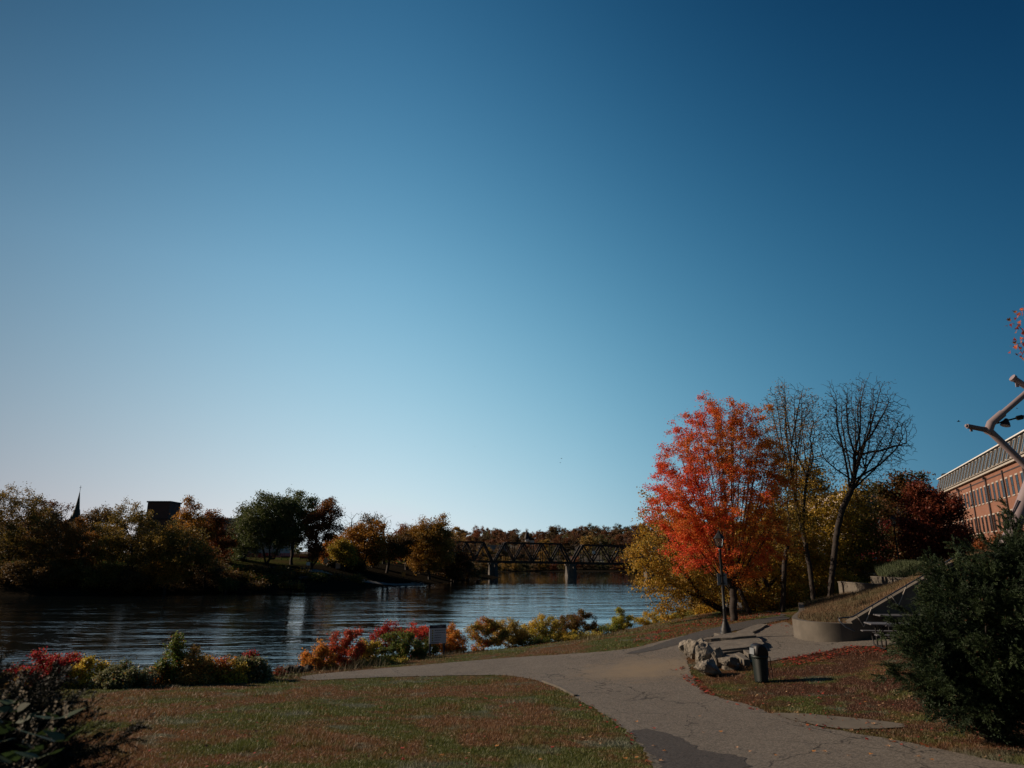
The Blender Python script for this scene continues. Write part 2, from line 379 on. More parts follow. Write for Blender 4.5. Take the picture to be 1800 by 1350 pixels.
def mth(op,a,b_):
    n=N(nt,'ShaderNodeMath'); n.operation=op
    for s_,v in ((n.inputs[0],a),(n.inputs[1],b_)):
        if hasattr(v,'is_output'): nt.links.new(v,s_)
        else: s_.default_value=v
    return n.outputs[0]
amp=mth('ADD',mth('MULTIPLY',calm,.85),.15)
amp=mth('MULTIPLY',amp,mth('SUBTRACT',1.0,mth('MULTIPLY',far,.93)))
hgt=mth('MULTIPLY',mth('ADD',n1,mth('MULTIPLY',n2,1.6)),amp)
bump(nt,b,hgt,.45,.11); M['water']=m
tag(link('water',gridmesh('water',np.linspace(-420,260,35),np.linspace(20,470,30),lambda x,y:np.zeros(x.shape),m)),kind='structure')

# ---------------------------------------------------------------- paved sheets draped on the ground
def inpoly(x,y,poly):
    x=np.asarray(x); y=np.asarray(y); r=np.zeros(x.shape,bool); n=len(poly)
    for i in range(n):
        x1,y1=poly[i]; x2,y2=poly[(i+1)%n]
        if y1==y2: continue
        c=((y1>y)!=(y2>y))&(x<(x2-x1)*(y-y1)/(y2-y1)+x1); r^=c
    return r
def dense(poly,step,jit,closed=True):
    out=[]; n=len(poly)
    for i in range(n if closed else n-1):
        a=np.array(poly[i]); b_=np.array(poly[(i+1)%n]); L=np.linalg.norm(b_-a); k=max(1,int(L/step))
        for j in range(k):
            p=a+(b_-a)*j/k; out.append((p[0]+random.uniform(-jit,jit),p[1]+random.uniform(-jit,jit)))
    if not closed: out.append(tuple(poly[-1]))
    return out
def smoothline(pts,it=2):
    for _ in range(it):
        q=[]; n=len(pts)
        for i in range(n):
            a=pts[i]; b_=pts[(i+1)%n]; q.append((a[0]*.75+b_[0]*.25,a[1]*.75+b_[1]*.25)); q.append((a[0]*.25+b_[0]*.75,a[1]*.25+b_[1]*.75))
        pts=q
    return pts
def drape(name,poly,off,mat,h=hN,grid=.4,kind='structure',jit=.045,step=.13,smooth=True):
    pl=dense(smoothline(poly,2) if smooth else poly,step,jit)
    xs=[p[0] for p in pl]; ys=[p[1] for p in pl]
    gx,gy=np.meshgrid(np.arange(math.floor(min(xs)/grid)*grid,max(xs),grid),np.arange(math.floor(min(ys)/grid)*grid,max(ys),grid))
    k=inpoly(gx,gy,pl); pts=[Vector(p) for p in pl]+[Vector((a,b_)) for a,b_ in zip(gx[k],gy[k])]
    n=len(pl)
    r=delaunay_2d_cdt(pts,[(i,(i+1)%n) for i in range(n)],[list(range(n))],1,1e-4)
    V=np.array([(p.x,p.y) for p in r[0]]); Z=h(V[:,0],V[:,1])+off
    F=[f for f in r[2] if len(f)==3]; F=np.array(F)
    e1=V[F[:,1]]-V[F[:,0]]; e2=V[F[:,2]]-V[F[:,0]]; fl=(e1[:,0]*e2[:,1]-e1[:,1]*e2[:,0])<0; F[fl]=F[fl][:,::-1]
    o=link(name,npmesh(name,np.c_[V,Z],F,mat,smooth=True)); tag(o,kind=kind); return o,pl
def asphalt(name,c1,c2,crack=True,sand=False):
    m,nt,b=newmat(name); co=worldco(nt)
    sp=N(nt,'ShaderNodeTexVoronoi'); sp.inputs['Scale'].default_value=38; nt.links.new(co,sp.inputs[0])
    c=mixc(nt,ramp(nt,noise(nt,.5,6,.65,co),.35,.65),c1,c2)
    agg=N(nt,'ShaderNodeSeparateColor'); nt.links.new(sp.outputs['Color'],agg.inputs[0])
    c=mixc(nt,mth2(nt,'MULTIPLY',agg.outputs[0],.55),c,[min(1,a*3.2) for a in c2])
    c=mixc(nt,ramp(nt,noise(nt,30,3,.7,co),.55,.75),c,[a*.45 for a in c1])
    if crack:
        v=N(nt,'ShaderNodeTexVoronoi'); v.feature='DISTANCE_TO_EDGE'; v.inputs['Scale'].default_value=.42
        ad=N(nt,'ShaderNodeVectorMath'); ad.operation='ADD'; nn=N(nt,'ShaderNodeTexNoise'); nn.inputs['Scale'].default_value=1.3; nn.inputs['Detail'].default_value=6
        nt.links.new(co,nn.inputs['Vector']); nt.links.new(co,ad.inputs[0]); nt.links.new(nn.outputs['Color'],ad.inputs[1]); nt.links.new(ad.outputs[0],v.inputs['Vector'])
        cr=ramp(nt,v.outputs['Distance'],.010,.0); gate=ramp(nt,noise(nt,.35,2,.5,co),.36,.44)
        c=mixc(nt,mth2(nt,'MULTIPLY',cr,gate),c,[a*.3 for a in c1])
    if sand:
        # dried silt washed over the paving where the paths meet
        cc=hit(1110,1180); d=N(nt,'ShaderNodeVectorMath'); d.operation='DISTANCE'
        mp=N(nt,'ShaderNodeMapping'); nt.links.new(co,mp.inputs[0]); mp.inputs['Scale'].default_value=(1,1,0)
        nt.links.new(mp.outputs[0],d.inputs[0]); d.inputs[1].default_value=(cc[0]+.3,cc[1],0)
        s_=mth2(nt,'ADD',ramp(nt,d.outputs['Value'],3.2,.2),mth2(nt,'MULTIPLY',noise(nt,1.6,9,.75,co),1.9))
        c=mixc(nt,ramp(nt,s_,1.15,1.9),c,(.20,.155,.105))
    nt.links.new(c,b.inputs['Base Color']); b.inputs['Roughness'].default_value=.9; b.inputs['Specular IOR Level'].default_value=.3
    bump(nt,b,agg.outputs[0],.8,.012); return m
def mth2(nt,op,a,b_):
    n=N(nt,'ShaderNodeMath'); n.operation=op
    for s_,v in ((n.inputs[0],a),(n.inputs[1],b_)):
        if hasattr(v,'is_output'): nt.links.new(v,s_)
        else: s_.default_value=v
    return n.outputs[0]
M['asphalt']=asphalt('old_asphalt',(.054,.045,.037),(.094,.081,.067),True,True)
M['asphalt_new']=asphalt('newer_asphalt',(.030,.028,.027),(.040,.037,.035),False)
M['asphalt_patch']=asphalt('patch_asphalt',(.026,.022,.021),(.038,.033,.030),False)
M['walk']=asphalt('plaza_paving',(.072,.063,.054),(.094,.083,.071),True)
left_edge=[(1210,1420),(1150,1350),(1125,1308),(1100,1283),(1060,1255),(1010,1225),(960,1200),(900,1188),(850,1187),(780,1188),(700,1190),(620,1193),(540,1197)]
top_edge=[(520,1190),(600,1181),(690,1174),(800,1164),(900,1156),(1000,1150),(1060,1146),(1110,1141),(1160,1128),(1230,1112)]
right_edge=[(1270,1128),(1232,1137),(1206,1152),(1212,1180),(1225,1205),(1250,1225),(1320,1240),(1355,1255),(1400,1270),(1470,1285),(1560,1299),(1640,1316),(1740,1336),(1800,1350)]
def W(L): return [hit(*q) for q in L]
main_poly=W(left_edge)+W(top_edge)+W(right_edge)+[(14,8),(9,2),(4,2)]
_,PATH=drape('path',main_poly,.016,M['asphalt'])
bike=W([(1090,1151),(1140,1139),(1180,1126),(1230,1110),(1290,1097),(1340,1088),(1372,1083),(1392,1080)])+[(13.5,46),(16,58),(24,80),(27,80),(19,57),(15,44)]+W([(1398,1087),(1372,1091),(1330,1100),(1290,1110),(1240,1122),(1180,1137),(1130,1149)])
_,BIKE=drape('bike_path',bike,.024,M['asphalt_new'])
plaza=W([(1205,1147),(1240,1128),(1290,1113),(1330,1104),(1372,1095),(1384,1094)])+[(12.0,31),(14,27.5),(16.5,26.5),(19,26),(19,23.5),(16,23.7),(13.5,24)]+W([(1500,1137),(1440,1149),(1372,1160),(1330,1166),(1290,1160)])
_,PLAZA=drape('pavement',plaza,.020,M['walk'])
patch=W([(1103,1284),(1150,1283),(1190,1297),(1245,1325),(1290,1328),(1318,1337),(1316,1350),(1300,1375),(1240,1400),(1200,1395),(1165,1350),(1130,1315)])
_,PATCH=drape('path_patch',patch,.022,M['asphalt_patch'],jit=.07)
strip=W([(1350,1254),(1420,1256),(1500,1264),(1580,1272),(1600,1280),(1540,1283),(1480,1284),(1420,1274),(1375,1262)])
_,STRIP=drape('paving_strip',strip,.024,surf('strip_concrete',(.13,.11,.085),(.095,.08,.062),2,.95,.5,30,.01),jit=.03)
# far-bank boat ramp strip and gravel spit
M['gravel']=surf('pale_gravel',(.16,.16,.155),(.10,.10,.095),1.5,.95,.7,6,.05)
rmp=[hitF(*q) for q in [(540,1004),(600,1012),(650,1022),(690,1027),(745,1026),(747,1029),(690,1030),(645,1025),(595,1015),(538,1006.5)]]
drape('boat_ramp',rmp,.10,M['gravel'],h=hF,grid=2,step=1,jit=.1,smooth=False)
# ---------------------------------------------------------------- trees: limbs grown towards points spread through the crown
def colonize(nodes, par, A, step, dk, maxit, up, rng, wander=.25):
    N0=len(nodes); cap=30000
    P_=np.zeros((cap,3)); P_[:N0]=nodes; par=list(par)+[0]*(cap-N0); kids=np.zeros(cap,int)
    for i in range(1,N0): kids[par[i]]+=1
    n=N0
    D=np.full(len(A),1e9); I=np.zeros(len(A),int); new=np.arange(N0); alive=np.ones(len(A),bool)
    for it in range(maxit):
        if len(new):
            d=np.linalg.norm(A[:,None]-P_[new][None],axis=2); j=d.argmin(1); dm=d[np.arange(len(A)),j]
            b=dm<D; D[b]=dm[b]; I[b]=new[j[b]]
        alive&=D>dk
        if not alive.any(): break
        a=np.where(alive)[0]; v=A[a]-P_[I[a]]; v/=np.linalg.norm(v,axis=1)[:,None]
        acc=np.zeros((n,3)); np.add.at(acc,I[a],v); k=np.unique(I[a]); k=k[kids[k]<3]
        if not len(k): break
        dr=acc[k]; dr/=np.linalg.norm(dr,axis=1)[:,None]+1e-9
        dr+=rng.normal(0,wander,dr.shape)+np.array([0,0,up]); dr/=np.linalg.norm(dr,axis=1)[:,None]+1e-9
        m=len(k)
        if n+m>cap: break
        P_[n:n+m]=P_[k]+dr*step
        for q in range(m): par[n+q]=int(k[q])
        kids[k]+=1; new=np.arange(n,n+m); n+=m
    return P_[:n], par[:n]
def radii(Pn, par, rb, rt):
    n=len(Pn); cnt=np.zeros(n); leaf=np.ones(n,bool)
    for i in range(1,n): leaf[par[i]]=False
    nt_=max(2,leaf.sum()); e=math.log(nt_)/math.log(max(rb/rt,1.5))
    c=np.where(leaf,1.0,0.0)
    for i in range(n-1,0,-1): c[par[i]]+=c[i]
    return rt*np.maximum(c,1)**(1/e), leaf
def limbs(Pn, par, rad, sides, rmin):
    idx=np.array([i for i in range(1,len(Pn)) if rad[i]>=rmin],int)
    if not len(idx): return np.zeros((0,3)),np.zeros((0,4),int)
    pa=np.array([par[i] for i in idx]); a=Pn[pa]; b=Pn[idx]; d=b-a; L=np.linalg.norm(d,axis=1)[:,None]+1e-9; d=d/L
    ref=np.where(np.abs(d[:,2:3])<.9,np.array([[0,0,1.]]),np.array([[1.,0,0]])); u=np.cross(d,ref); u/=np.linalg.norm(u,axis=1)[:,None]; w_=np.cross(d,u)
    ra=np.minimum(rad[pa],rad[idx]*1.35); rb=rad[idx]
    a=a-d*ra[:,None]*.3; V=[]
    for (c,r) in ((a,ra),(b,rb)):
        for k in range(sides):
            t=2*math.pi*k/sides; V.append(c+(u*math.cos(t)+w_*math.sin(t))*r[:,None])
    V=np.stack(V,1); base=np.arange(len(idx))[:,None]*(2*sides); F=[]
    for k in range(sides):
        j=(k+1)%sides; F.append(np.c_[base+k,base+j,base+sides+j,base+sides+k])
    return V.reshape(-1,3),np.concatenate(F)
def leafcards(C, size, rng, aspect=.55, droop=0.0, dirs=None, curl=.0):
    n=len(C); a=rng.normal(0,1,(n,3)) if dirs is None else dirs+rng.normal(0,.35,(n,3)); a[:,2]-=droop
    a/=np.linalg.norm(a,axis=1)[:,None]; b=np.cross(a,rng.normal(0,1,(n,3))); b/=np.linalg.norm(b,axis=1)[:,None]+1e-9
    s=(size*rng.uniform(.65,1.3,n))[:,None]*.5
    V=np.stack([C-a*s,C+b*s*aspect+a*s*.1,C+a*s,C-b*s*aspect+a*s*.1],1).reshape(-1,3)
    return V,np.arange(n*4).reshape(-1,4)
def pickcol(pal, C, rng, scale=1.0, spread=.35, bias=None, bright=1.0):
    """pal: colours from first to last; neighbouring leaves share a tone"""
    ph=rng.uniform(0,6,6); k=2.2/scale
    f=(np.sin(C[:,0]*k+ph[0])+np.sin(C[:,1]*k*1.1+ph[1])+np.sin(C[:,2]*k*.9+ph[2])+np.sin((C[:,0]+C[:,2])*k*2.1+ph[3]))/4
    f=.5+.55*f+rng.normal(0,spread*.6,len(C))
    if bias is not None: f=f+bias
    f=np.clip(f,0,.999)*(len(pal)-1); i=f.astype(int); t=(f-i)[:,None]; pal=np.array(pal)
    c=pal[i]*(1-t)+pal[np.minimum(i+1,len(pal)-1)]*t
    return c*rng.uniform(.65,1.3,(len(C),1))*bright
def sample_lobes(lobes, n, rng, shell=.5):
    vol=np.array([l[3]*l[4]*l[5] for l in lobes]); k=rng.choice(len(lobes),n,p=vol/vol.sum()); L=np.array(lobes)[k]
    v=rng.normal(0,1,(n,3)); v/=np.linalg.norm(v,axis=1)[:,None]; r=rng.uniform(0,1,n)**shell
    # lumpy surface
    r*=1+.2*np.sin(v[:,0]*6+L[:,0])*np.sin(v[:,2]*5)+.16*np.sin(v[:,2]*9+v[:,1]*6+L[:,1])
    return L[:,:3]+v*r[:,None]*L[:,3:]
PAL=dict(
 red=[(.66,.085,.04),(.64,.10,.035),(.62,.15,.03),(.58,.19,.03),(.44,.11,.02),(.54,.25,.04)],
 gold=[(.46,.25,.03),(.38,.23,.03),(.28,.20,.03),(.50,.27,.04),(.22,.15,.03)],
 gold_green=[(.24,.19,.03),(.36,.24,.035),(.44,.27,.035),(.16,.14,.025)],
 olive=[(.10,.09,.02),(.15,.12,.025),(.20,.13,.025),(.13,.085,.02)],
 willow=[(.10,.095,.025),(.19,.135,.032),(.32,.20,.04),(.14,.10,.025)],
 green=[(.045,.065,.022),(.08,.105,.035),(.14,.15,.05)],
 amber=[(.38,.19,.03),(.42,.20,.03),(.30,.14,.025),(.20,.10,.02)],
 russet=[(.22,.075,.025),(.28,.09,.025),(.16,.05,.02),(.32,.12,.03)],
 maroon=[(.10,.022,.015),(.15,.03,.018),(.20,.05,.02),(.08,.03,.015)],
 crimson=[(.26,.018,.02),(.34,.03,.025),(.18,.015,.02),(.30,.05,.03)],
 dullbrown=[(.10,.06,.025),(.15,.085,.03),(.12,.09,.03)],
 pale=[(.20,.19,.12),(.12,.12,.05),(.07,.09,.03),(.28,.25,.18)],
 bushgreen=[(.05,.07,.015),(.08,.11,.02),(.12,.13,.025)],
 yellow=[(.48,.30,.04),(.40,.28,.04),(.30,.25,.04),(.20,.18,.03)],
 orange=[(.50,.17,.03),(.45,.22,.04),(.38,.12,.025),(.30,.20,.03)],
 mixed=[(.30,.04,.03),(.36,.10,.03),(.42,.24,.04),(.18,.16,.03),(.10,.10,.02)],
 conifer=[(.018,.030,.016),(.028,.042,.02),(.035,.05,.022)])
TREES=[]
def make_tree(base, lobes, trunks, label, name='tree', cat='tree', group=None, pal='gold', n_attr=500, step=.35, rb=.2, rt=.012, leaves=8000, lsize=.1,
              spread=.25, up=.05, wander=.25, shell=.5, seed=1, bark='bark', sides=5, rmin=None, mat='leaf', bare=0, bias=None, aspect=.6, per=None, dk=None, droop=0, rthr=2.6, cs=None, tl=None, pn=('trunk','crown'), gam=.8):
    """lobes/trunks in metres relative to base; trunks: list of polylines (first starts at the base)"""
    rng=np.random.default_rng(seed); nodes=[]; par=[]
    for tk in trunks:
        tk=[np.array(p,float) for p in tk]; start=0 if nodes==[] else int(np.argmin([np.linalg.norm(np.array(q)-tk[0]) for q in nodes]))
        if nodes==[] : nodes.append(tk[0]); par.append(0); last=0
        else: last=start; 
        cur=tk[0]
        for p in tk[1:]:
            L=np.linalg.norm(p-cur); k=max(1,int(L/step)); a=cur.copy()
            for j in range(1,k+1):
                q=a+(p-a)*j/k+(rng.normal(0,step*.06,3) if j<k else 0); nodes.append(q); par.append(last); last=len(nodes)-1
            cur=p
    A=sample_lobes(lobes,n_attr,rng,shell)
    Pn,pr=colonize(np.array(nodes),par,A,step,dk or step*1.6,140,up,rng,wander)
    rad,leaf=radii(Pn,pr,rb,rt)
    root=empty(name,base,label,cat,group)
    rmin=rt*.99 if rmin is None else rmin
    V,F=limbs(Pn,pr,rad,sides,rmin)
    # flare at the foot
    k=V[:,2]<.5; V[k,:2]*=(1+.35*np.clip(.5-V[k,2:3],0,.5)/.5) if len(trunks)==1 else 1
    link(pn[0],npmesh(pn[0],V,F,M[bark],smooth=True),root)
    if leaves:
        cand=np.where((rad<rt*rthr)&(Pn[:,2]>.6*min(l[2]-l[5] for l in lobes)))[0]
        if bare>0:   # leaves only hang on in patches
            ph=rng.uniform(0,6,3); f=np.sin(Pn[cand]@np.array([1.3,1.1,.9])/ (step*4)+ph[0])+np.sin(Pn[cand]@np.array([-.7,1.9,1.2])/(step*4)+ph[1]); cand=cand[f>bare]
        if len(cand):
            # clumps: some twigs carry many leaves, some few
            wt=rng.gamma(gam,1,len(cand)); wt/=wt.sum(); k=rng.choice(cand,leaves,p=wt)
            C=Pn[k]+rng.normal(0,spread,(leaves,3))*np.array([1,1,.75]); C[:,2]-=abs(rng.normal(0,spread*droop,leaves)) if droop else 0
            Vl,Fl=leafcards(C,lsize,rng,aspect,droop*.6)
            bi=None if bias is None else bias(C)
            ext=max(l[3] for l in lobes)
            col=pickcol(PAL[pal] if isinstance(pal,str) else pal,C,rng,cs or ext*.5,bias=bi,bright=(1.75 if base[1]<60 else 1.0) if name=='bush' else (1.15 if base[1]<60 else 1.1))
            if tl is not None: pass
            if name=='bush':   # a bank of mixed growth: other leaves show through every shrub
                k2=rng.uniform(0,1,len(col))<.20; alt=np.array([(.30,.20,.04),(.16,.10,.03),(.10,.11,.025),(.24,.08,.03)])[rng.integers(4,size=len(col))]; col[k2]=alt[k2]; col*=np.array([.92,.95,1.0])
            link(pn[1],npmesh(pn[1],Vl,Fl,M[mat],col),root)
    TREES.append(root); return root
def px_tree(u,v,d,lobes,trunks,label,h=None,dz=0,ry=.9,**kw):
    """describe a tree as seen: lobes (u,v,ru,rv[,depth offset]), trunks polylines of (u,v[,depth offset]); returns the tree standing on the ground"""
    b=P(u,v,d); hz=(h(b[0],b[1]) if h else b[2]); base=np.array([b[0],b[1],hz-.05])
    s=d/1200.0*1.0; L=[]
    for l in lobes:
        off=l[4] if len(l)>4 else 0; c=np.array(P(l[0],l[1],d+off))-base; ru=l[2]*(d+off)/1210; rv=l[3]*(d+off)/1210
        L.append((c[0],c[1],c[2],ru,ru*ry,rv))
    T=[]
    for t in trunks:
        T.append([np.array(P(q[0],q[1],d+(q[2] if len(q)>2 else 0)))-base for q in t])
    T[0].insert(0,np.zeros(3))
    return make_tree(base,L,T,label,**kw)

# ---- the red maple by the path
def mbias(C): return np.clip((C[:,0]+.6)*.13+ (C[:,1])*.05,-.45,.45)
def fan():
    r_=random.Random(12); T=[[(1290,1060),(1289,1035)]]
    for k in range(30):
        t=(k+.5)/30; a=-1.0+2.0*t; 
        u=1268+a*118+r_.uniform(-10,10); v=705+ (abs(a)**2.1)*205+r_.uniform(-15,35); off=r_.uniform(-2.2,2.2)*(1-abs(a)*.5)
        s0=(1289+a*3,1040-12*(1-abs(a)),off*.05); m1=(1289+(u-1289)*.42,1035-(1035-v)*.36,off*.4); m2=(1289+(u-1289)*.78,1035-(1035-v)*.72,off*.8)
        T.append([s0,m1,m2,(u,v,off)])
    return T
px_tree(1290,1088,36,[(1265,790,90,80),(1290,780,75,75,.5),(1228,860,90,105,-.4),(1330,830,75,100,.5),(1265,920,115,100),(1200,870,50,70),(1350,900,60,85),(1215,960,55,50,-.6),(1300,735,40,38),(1228,735,28,35),(1340,970,45,40)],fan(),
  'tall red and orange maple standing beside the path behind the lamp post',name='maple_tree',cat='tree',h=H,pal='red',n_attr=3400,step=.2,rb=.2,rt=.0055,
  leaves=120000,lsize=.075,spread=.12,up=.5,wander=.12,shell=.5,seed=3,bias=mbias,dk=.26,aspect=.75,rthr=2.6,cs=1.1,gam=.7)
# ---- nearly bare tall trees
def rising(seed,fork,n,u0,u1,vtop,sag):
    r_=random.Random(seed); T=[]
    for k in range(n):
        t=(k+.5)/n; a=2*t-1; u=u0+(u1-u0)*t+r_.uniform(-6,6); v=vtop+abs(a)**2*sag+r_.uniform(-8,30); off=r_.uniform(-1.8,1.8)*(1-abs(a)*.4)
        fu,fv=fork[k%len(fork)]; T.append([(fu,fv),(fu+(u-fu)*.5+r_.uniform(-5,5),fv-(fv-v)*.38,off*.4),(fu+(u-fu)*.82+r_.uniform(-5,5),fv-(fv-v)*.74,off*.8),(u,v,off)])
    return T
px_tree(1431,1059,40,[(1395,770,55,85),(1375,720,38,45,.5),(1420,740,35,60,-.4),(1365,800,30,40),(1430,820,28,50),(1395,850,50,40)],
  [[(1424,1000),(1411,930),(1400,885),(1393,840),(1388,793)],[(1411,925),(1416,860),(1425,800),(1432,760)]]+rising(5,[(1388,800),(1400,880),(1393,840),(1420,840)],13,1340,1442,672,90),
  'tall thin half-bare tree with forked trunk right of the red maple',name='bare_tree',h=H,pal=[(.20,.12,.03),(.30,.17,.03),(.14,.09,.03)],n_attr=6500,step=.17,rb=.14,rt=.0082,leaves=6000,lsize=.09,spread=.16,
  up=.45,wander=.28,shell=.8,seed=8,dk=.17,bare=.1)
px_tree(1458,1055,40,[(1500,740,60,75),(1540,770,60,60,.6),(1480,720,30,55,-.5),(1540,710,35,45),(1575,740,32,60),(1510,810,60,50),(1460,780,28,40),(1580,800,22,30)],
  [[(1464,1000),(1472,930),(1482,892),(1495,865)],[(1495,865),(1504,830),(1500,770)],[(1495,865),(1525,820),(1550,780)]]+rising(6,[(1500,845),(1503,800),(1520,825),(1495,865)],18,1436,1598,662,120),
  'tallest half-bare tree with thick leaning trunk above the planter mound',name='bare_tree',h=H,pal='dullbrown',n_attr=9000,step=.165,rb=.17,rt=.0082,leaves=1600,lsize=.09,spread=.16,
  up=.35,wander=.28,shell=.8,seed=9,dk=.165,bare=.9)
px_tree(1376,1082,39.5,[(1385,880,36,60),(1400,930,30,50),(1370,940,34,40)],[[(1378,1030),(1380,985),(1387,947)]],
  'dark slim trunked tree between red maple and half-bare trees',name='river_tree',h=H,pal='olive',n_attr=260,step=.32,rb=.14,rt=.012,leaves=3200,lsize=.13,spread=.25,seed=10,up=.15)
# ---- yellow trees along the water behind
px_tree(1286,1086,43,[(1150,1000,55,60,-1),(1170,900,35,50),(1120,975,30,28,-1),(1195,1040,50,38,-.5),(1145,870,25,20),(1240,1010,50,50),(1160,945,50,50),(1175,1075,25,22,-1.5),(1215,960,50,70,1)],
  [[(1262,1068),(1225,1048),(1190,1040)],[(1240,1056),(1190,990),(1170,930),(1155,885)],[(1225,1048),(1170,1020),(1125,985)]],
  'golden leaved tree leaning out over the river left of the maple',name='river_tree',h=H,pal='gold',n_attr=1900,step=.26,rb=.2,rt=.009,leaves=17000,lsize=.14,spread=.22,seed=12,up=.02,wander=.22,droop=.3,dk=.5)
px_tree(1345,1084,44,[(1330,1000,65,60),(1365,960,50,60,1),(1300,1040,50,30),(1385,1030,45,40),(1330,930,50,50,2)],
  [[(1335,1040),(1320,1000),(1325,960)],[(1335,1045),(1370,1010),(1385,980)]],
  'golden tree filling the gap behind the maple trunk',name='river_tree',h=H,pal='gold',n_attr=1100,step=.3,rb=.2,rt=.012,leaves=18000,lsize=.16,spread=.3,seed=13,wander=.22)
px_tree(1440,1058,47,[(1440,900,55,60),(1420,960,60,60),(1470,960,50,60),(1400,1020,50,40),(1450,1020,60,35),(1420,850,35,50),(1480,900,40,50,1)],
  [[(1440,1000),(1430,940),(1435,880)],[(1440,1010),(1470,960),(1485,910)]],
  'gold and green leafy tree behind the two half-bare trees',name='river_tree',h=H,pal='gold_green',n_attr=1300,step=.33,rb=.2,rt=.012,leaves=26000,lsize=.17,spread=.32,seed=14,wander=.22)
px_tree(1508,1040,48,[(1510,940,38,60),(1490,1000,40,45),(1520,890,28,45),(1500,1035,40,20),(1540,975,22,40)],
  [[(1508,990),(1512,950),(1515,900)]],
  'olive green tree at the left of the upper retaining wall',name='river_tree',h=H,pal='olive',n_attr=800,step=.34,rb=.16,rt=.012,leaves=15000,lsize=.16,spread=.3,seed=15,wander=.22)
for k,(u,v,d,lab,pts,lo) in enumerate([(1320,1086,40,'dark bare stem slanting left just right of the maple trunk',[(1308,1055),(1298,1030),(1292,1015)],[(1290,990,22,20)]),
    (1364,1080,42,'dark leaning stem in the thicket beside the planter',[(1352,1040),(1342,1010),(1335,990)],[(1332,970,20,18)])]):
    px_tree(u,v,d,lo,[pts],lab,name='river_tree',h=H,pal='gold_green',n_attr=60,step=.3,rb=.12,rt=.012,leaves=500,lsize=.14,spread=.25,seed=30+k)
for k,(u,v,d,w_,h2,lab,pl) in enumerate([(1335,1082,41.5,30,22,'golden thicket low behind the maple trunk','gold'),(1395,1074,42,26,24,'yellow green thicket left of the planter top','gold_green'),(1445,1064,43.5,28,22,'golden thicket between the two half-bare trunks','gold'),(1490,1054,44,24,20,'yellow green thicket right of the leaning trunk','gold_green'),(1245,1086,45,26,12,'low golden thicket under the leaning river tree','gold'),(1420,1000,45,22,30,'slim golden tree seen between the bare trunks','gold')]):
    px_tree(u,1082 if k==5 else v,d,[(u,v-h2*.9,w_,h2),(u+8,v-h2*1.5,w_*.6,h2*.7)],[[(u,v-h2*.4)]],lab,name='river_tree',h=H,pal=pl,n_attr=260,step=.26,rb=.05,rt=.008,leaves=4200,lsize=.13,spread=.2,seed=40+k,wander=.3)
# ---- dark red and green trees by the mill
px_tree(1604,1000,52,[(1600,880,50,50),(1570,930,45,50),(1560,870,25,30),(1590,850,30,18),(1620,940,40,50),(1590,965,50,30)],[[(1606,960),(1604,900)],[(1606,965),(1580,920)]],
  'dark green and orange tree at the head of the stairs',name='maple_tree',h=H,pal=[(.045,.05,.015),(.09,.06,.018),(.16,.06,.02),(.07,.07,.02)],n_attr=1100,step=.36,rb=.2,rt=.013,leaves=24000,lsize=.19,spread=.3,seed=21)
px_tree(1655,992,47,[(1640,905,45,45),(1620,870,28,28),(1650,950,55,42),(1690,960,30,26),(1670,900,28,34),(1610,950,35,35)],[[(1652,955),(1640,900)],[(1654,965),(1680,945)]],
  'dark maroon tree partly covering the brick mill wall',name='maple_tree',h=H,pal='maroon',n_attr=1100,step=.33,rb=.17,rt=.012,leaves=22000,lsize=.17,spread=.27,seed=22)
px_tree(1545,1012,49,[(1540,950,28,38),(1530,985,24,24),(1555,980,22,22)],[[(1543,975),(1541,945)]],'small crimson tree in front of the pale building',name='maple_tree',h=H,pal=[(.14,.02,.015),(.2,.03,.02),(.1,.02,.015)],
  n_attr=260,step=.34,rb=.09,rt=.012,leaves=2600,lsize=.15,spread=.25,seed=23)
px_tree(1762,985,40,[(1755,950,28,10),(1790,945,30,12),(1735,962,22,10)],[[(1762,970),(1765,958)]],'low rusty red shrub tree behind the dark juniper',name='maple_tree',h=None,pal='russet',
  n_attr=160,step=.3,rb=.06,rt=.01,leaves=2600,lsize=.12,spread=.18,seed=24)

# ---- far bank, left to right
def FT(u,v,d,lobes,trunks,label,pal,seed,**kw):
    a=dict(name='tree',h=HF,pal=pal,n_attr=420,step=d/190,rb=d*.0021,rt=d*.00016,leaves=5200,lsize=d*.0022,spread=d*.0036,gam=.5,seed=seed,sides=4,wander=.24)
    a.update(kw); a['leaves']=int(a['leaves']*3.2); a['n_attr']=int(a['n_attr']*1.7); a['dk']=a['step']*1.15; a['rt']*=.8
    return px_tree(u,v,d,lobes,trunks,label,**a)
W_='willow'
FT(20,1035,150,[(20,900,48,45),(-15,890,45,45),(60,915,40,35),(35,960,60,40),(-30,960,50,40),(60,890,30,24)],[[(15,990),(10,940)],[(15,990),(50,930)],[(12,995),(-20,940)]],'big dark spreading tree at the left end of the far bank',W_,101,leaves=9000,n_attr=800)
FT(85,1030,168,[(88,905,26,26),(70,930,30,30)],[[(85,960),(88,915)]],'round topped maroon tree behind the far bank willows',[(.12,.035,.02),(.08,.03,.018),(.15,.06,.02)],102,leaves=3500)
FT(95,1035,148,[(100,950,38,40),(70,960,40,40),(120,985,40,35),(90,1010,45,25)],[[(95,1000),(100,950)]],'amber and brown tree left of the church spire',[(.30,.14,.03),(.18,.09,.025),(.10,.07,.02)],103,leaves=6000)
FT(165,1035,190,[(170,915,22,22),(190,908,22,14),(160,935,18,20),(185,945,22,22)],[[(172,970),(172,925)],[(172,970),(190,915)]],'grey green feathery tree with thin flat crown beside the spire','dullbrown',104,leaves=3500,bare=-.6)
